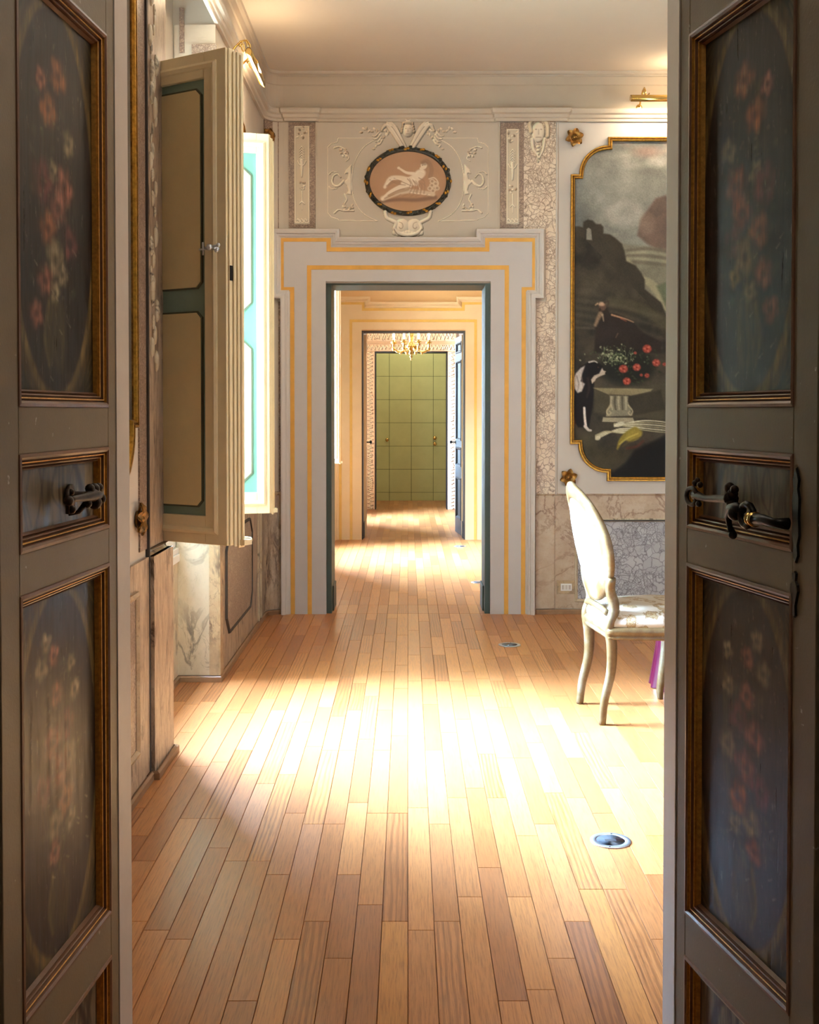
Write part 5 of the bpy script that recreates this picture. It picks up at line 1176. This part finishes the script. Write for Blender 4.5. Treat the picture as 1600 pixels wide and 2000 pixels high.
# ------------------------------------------------------------ oval-backed chair
def chair_mats():
    t = NT('silvered_wood'); p = t.pos(obj=True); n = t.noise(p, 9, 6, .65); n2 = t.noise(p, 90, 4, .7)
    c = t.ramp(n.outputs[0], [(.35, lin((78, 54, 28))), (.5, lin((96, 76, 46))), (.65, lin((112, 100, 80)))])
    f = t.ramp(n2.outputs[0], [(.62, (0, 0, 0)), (.72, (1, 1, 1))]); c = t.mix(t.math('MULTIPLY', f, .45), c, lin((150, 112, 66))); t.bump(n2.outputs[0], .25, .001)
    M['chair_wood'] = t.done(c, .35, .15)
    t = NT('brocade'); p = t.pos(obj=True)
    w = t.N('TexVoronoi', feature='SMOOTH_F1'); w.inputs['Scale'].default_value = 16; t.L(p, w.inputs['Vector'])
    n = t.noise(p, 30, 4, .6, 1.5); k = t.math('ADD', t.math('MULTIPLY', w.outputs[0], 1.2), t.math('MULTIPLY', n.outputs[0], .7))
    c = t.ramp(k, [(.52, lin((186, 182, 172))), (.60, lin((134, 102, 58))), (.66, lin((170, 156, 126))), (.76, lin((124, 94, 52))), (.84, lin((184, 178, 166)))])
    t.bump(k, .3, .002); M['brocade'] = t.done(c, .38, 0, .6)
    M['upholstery'] = paint('white_upholstery', (150, 150, 148), .6, .03, 12, .2)
chair_mats()
ch = empty('oval_back_chair', (.833, 4.975, 0), R(7.1)); tag(ch, 'cream and gold oval-backed chair seen from the side, half behind the right door leaf', 'chair')
TB = math.tan(R(12))
def back_pt(y, z, n):            # n = forward offset
    return (-(z - .44) * TB + 1.05 * y * y + n - .01 + .02, y, z)
cz0 = .765
ring, ns = [], 64
b = MB(); rows = 14
for i in range(ns):
    a = 2 * math.pi * i / ns; ca, sa = math.cos(a), math.sin(a); r_ = []
    o_y, o_z = .232, .258; i_y, i_z = .172, .192
    for k in range(rows):
        q = 2 * math.pi * k / rows; cq, sq = math.cos(q), math.sin(q); cq = math.copysign(abs(cq) ** .7, cq); sq = math.copysign(abs(sq) ** .7, sq)
        m_ = .5 + .5 * cq; yy = (i_y + (o_y - i_y) * m_) * ca; zz = cz0 + (i_z + (o_z - i_z) * m_) * sa + (.012 * math.exp(-((a - math.pi / 2) / .18) ** 2) if cq > 0 else 0)
        r_.append(back_pt(yy, zz, .017 * sq))
    ring.append(r_)
b.add([p for r_ in ring for p in r_], [(i * rows + k, i * rows + (k + 1) % rows, ((i + 1) % ns) * rows + (k + 1) % rows, ((i + 1) % ns) * rows + k) for i in range(ns) for k in range(rows)], 0, True)
b.build('back_frame', M['chair_wood'], ch)
for sgn, nm in ((-1, 'rear_upholstery'), (1, 'front_upholstery')):
    b = MB(); vs = [back_pt(0, cz0, sgn * .026)]; f = []
    for j in range(1, 9):
        t = j / 8
        for i in range(48): a = 2 * math.pi * i / 48; vs.append(back_pt(.178 * t * math.cos(a), cz0 + .198 * t * math.sin(a), sgn * (.026 - .018 * t ** 3)))
    f = [(0, 1 + i, 1 + (i + 1) % 48) for i in range(48)] + [(1 + (j - 1) * 48 + i, 1 + j * 48 + i, 1 + j * 48 + (i + 1) % 48, 1 + (j - 1) * 48 + (i + 1) % 48) for j in range(1, 8) for i in range(48)]
    b.add(vs, f, 0, True); b.build(nm, M['upholstery'] if sgn < 0 else M['brocade'], ch)
for s in (-1, 1):                    # rear legs run up into the oval
    b = MB(); pts = smooth_path([(-.022, s * .176, .0), (-.012, s * .172, .10), (.016, s * .170, .22), (.020, s * .172, .33), (.010, s * .176, .42), (*back_pt(s * .178, .50, 0)[:1], s * .172, .50), (*back_pt(s * .165, .57, 0)[:1], s * .176, .575), (*back_pt(s * .19, .63, 0)[:1], s * .20, .63)], 5)
    n = len(pts); rad = [.0165 + .009 * min(1, i / n * 2.4) - .004 * max(0, (i / n - .7) / .3) for i in range(n)]
    b.tube(pts, rad, 10, sx=.85); b.build('rear_leg', M['chair_wood'], ch)
b = MB(); b.tube(smooth_path([(.004, -.150, .475), (-.002, -.08, .487), (-.002, .08, .487), (.004, .150, .475)], 4), .014, 10); b.build('back_crosspiece', M['chair_wood'], ch)
def seat_outline(k=10, g=0.0):
    pts = [(.0 - g, -.190 - g), (.12, -.222 - g), (.25, -.245 - g), (.36, -.250 - g), (.43 + g, -.225 - g), (.465 + g, -.15), (.478 + g, 0)]
    pts = pts + [(x, -y) for x, y in pts[-2::-1]]
    p = [Vector((x, y, 0)) for x, y in pts]; q = smooth_path(p, 5); return [(v.x, v.y) for v in q]
so_ = seat_outline()
def ring_mesh(b, layers, m=0):
    vs = []; 
    for g, z in layers: vs += [(x, y, z) for x, y in seat_outline(g=g)]
    n = len(so_); f = [(l * n + i, l * n + (i + 1) % n, (l + 1) * n + (i + 1) % n, (l + 1) * n + i) for l in range(len(layers) - 1) for i in range(n)]
    f += [tuple(range(n))[::-1], tuple((len(layers) - 1) * n + i for i in range(n))]
    b.add(vs, f, m, True)
b = MB(); ring_mesh(b, [(-.012, .366), (.0, .368), (.004, .378), (-.002, .386), (.006, .394), (.008, .408), (.002, .418), (-.006, .424), (-.02, .424)]); b.build('seat_rail', M['chair_wood'], ch)
b = MB(); vs = []; n = len(so_); cx_ = .235
for l in range(9):
    t = l / 8; sc_ = math.cos(t * math.pi / 2) ** .55 if t < 1 else 0.02; z = .418 + .088 * math.sin(t * math.pi / 2) ** .8
    vs += [(cx_ + (x - cx_) * sc_ * (1.0 if l else .985), y * sc_ * (1.0 if l else .985), z) for x, y in so_]
f = [(l * n + i, l * n + (i + 1) % n, (l + 1) * n + (i + 1) % n, (l + 1) * n + i) for l in range(8) for i in range(n)] + [tuple(8 * n + i for i in range(n)), tuple(range(n))[::-1]]
b.add(vs, f, 0, True); b.build('seat_cushion', M['brocade'], ch)
for s in (-1, 1):
    b = MB(); pts = smooth_path([(.375, s * .212, .0), (.372, s * .208, .05), (.384, s * .206, .14), (.402, s * .214, .26), (.400, s * .220, .37)], 5); n = len(pts)
    b.tube(pts, [.013 + .014 * (i / (n - 1)) ** .8 for i in range(n)], 10); b.build('front_leg', M['chair_wood'], ch)
    ch.children[-1].name = 'front_leg' if s < 0 else 'front_leg.001'
# low stool under a magenta satin cover, almost wholly behind the door leaf
M['magenta'] = paint('magenta_satin', (74, 4, 38), .28, .25, 9, .15, .7)
tb = empty('stool', (1.40, 5.47, 0)); tag(tb, 'low stool in a magenta satin cover, a sliver behind the chair front leg', 'stool')
b = MB(); vs = []; ns = 96; prof = [(.0, .350), (.14, .350), (.168, .335), (.176, .28), (.186, .18), (.198, .08), (.208, .003)]
for r_, z in prof:
    for i in range(ns): a = 2 * math.pi * i / ns; k = max(0, (.34 - z) / .34); q = max(r_, .001) * (1 + .07 * k * math.sin(a * 14)); vs.append((q * math.cos(a), q * math.sin(a), z))
b.add(vs, [(l * ns + i, l * ns + (i + 1) % ns, (l + 1) * ns + (i + 1) % ns, (l + 1) * ns + i) for l in range(len(prof) - 1) for i in range(ns)], 0, True)
b.build('satin_cover', M['magenta'], tb)
MB().lathe([(.12, .30), (.15, .31), (.15, .335), (.0, .336)], seg=24).build('seat', M['base_wood'], tb)
for k in range(4): MB().tube([(.10 * math.cos(k * 1.571 + .7), .10 * math.sin(k * 1.571 + .7), 0), (.09 * math.cos(k * 1.571 + .7), .09 * math.sin(k * 1.571 + .7), .305)], [.012, .016], 8).build('leg', M['base_wood'], tb)

# ------------------------------------------------------------ chandelier in the third room
cd = empty('chandelier', (.04, 13.7, 0)); tag(cd, 'glowing gilt chandelier with candle lamps, seen through the far doorway', 'chandelier')
C0 = lambda b: b
b = MB(); b.lathe([(.0, 1.965), (.012, 1.975), (.006, 1.99), (.022, 2.01), (.010, 2.03), (.034, 2.05), (.018, 2.075), (.055, 2.10), (.07, 2.13), (.04, 2.17), (.02, 2.2), (.03, 2.26), (.045, 2.32), (.02, 2.38), (.012, 2.5), (.012, 3.5), (.05, 3.54), (.06, 3.57)], seg=16); b.build('stem', M['brass'], cd)
gl = glow('candle_glow', (1.0, .82, .55), 14)
for k in range(8):
    a = 2 * math.pi * (k + .5) / 8; R1 = .23; ca, sa = math.cos(a), math.sin(a)
    arm = MB(); arm.tube(smooth_path([(.04 * ca, .04 * sa, 2.14), (.10 * ca, .10 * sa, 2.08), (.18 * ca, .18 * sa, 2.07), (R1 * ca, R1 * sa, 2.12), (R1 * ca, R1 * sa, 2.17)], 4), .011, 8)
    arm.lathe([(.01, 2.165), (.036, 2.175), (.04, 2.182), (.014, 2.19), (.018, 2.21)], (R1 * ca, R1 * sa, 0), 12); arm.ball((R1 * ca, R1 * sa, 2.10), .02)
    arm.ball((.14 * ca, .14 * sa, 2.055), .016); ao = arm.build('arm', M['brass'], cd)
    MB().lathe([(.011, 2.205), (.011, 2.30), (.017, 2.32), (.02, 2.34), (.012, 2.375), (.003, 2.40)], (R1 * ca, R1 * sa, 0), 10).build('candle_lamp', gl, ao)
l = bpy.data.lights.new('chandelier_light', 'POINT'); l.energy = 34; l.color = (1, .76, .48); l.shadow_soft_size = .12
o = bpy.data.objects.new('chandelier_light', l); COL.objects.link(o); o.location = (.04, 13.7, 2.52)
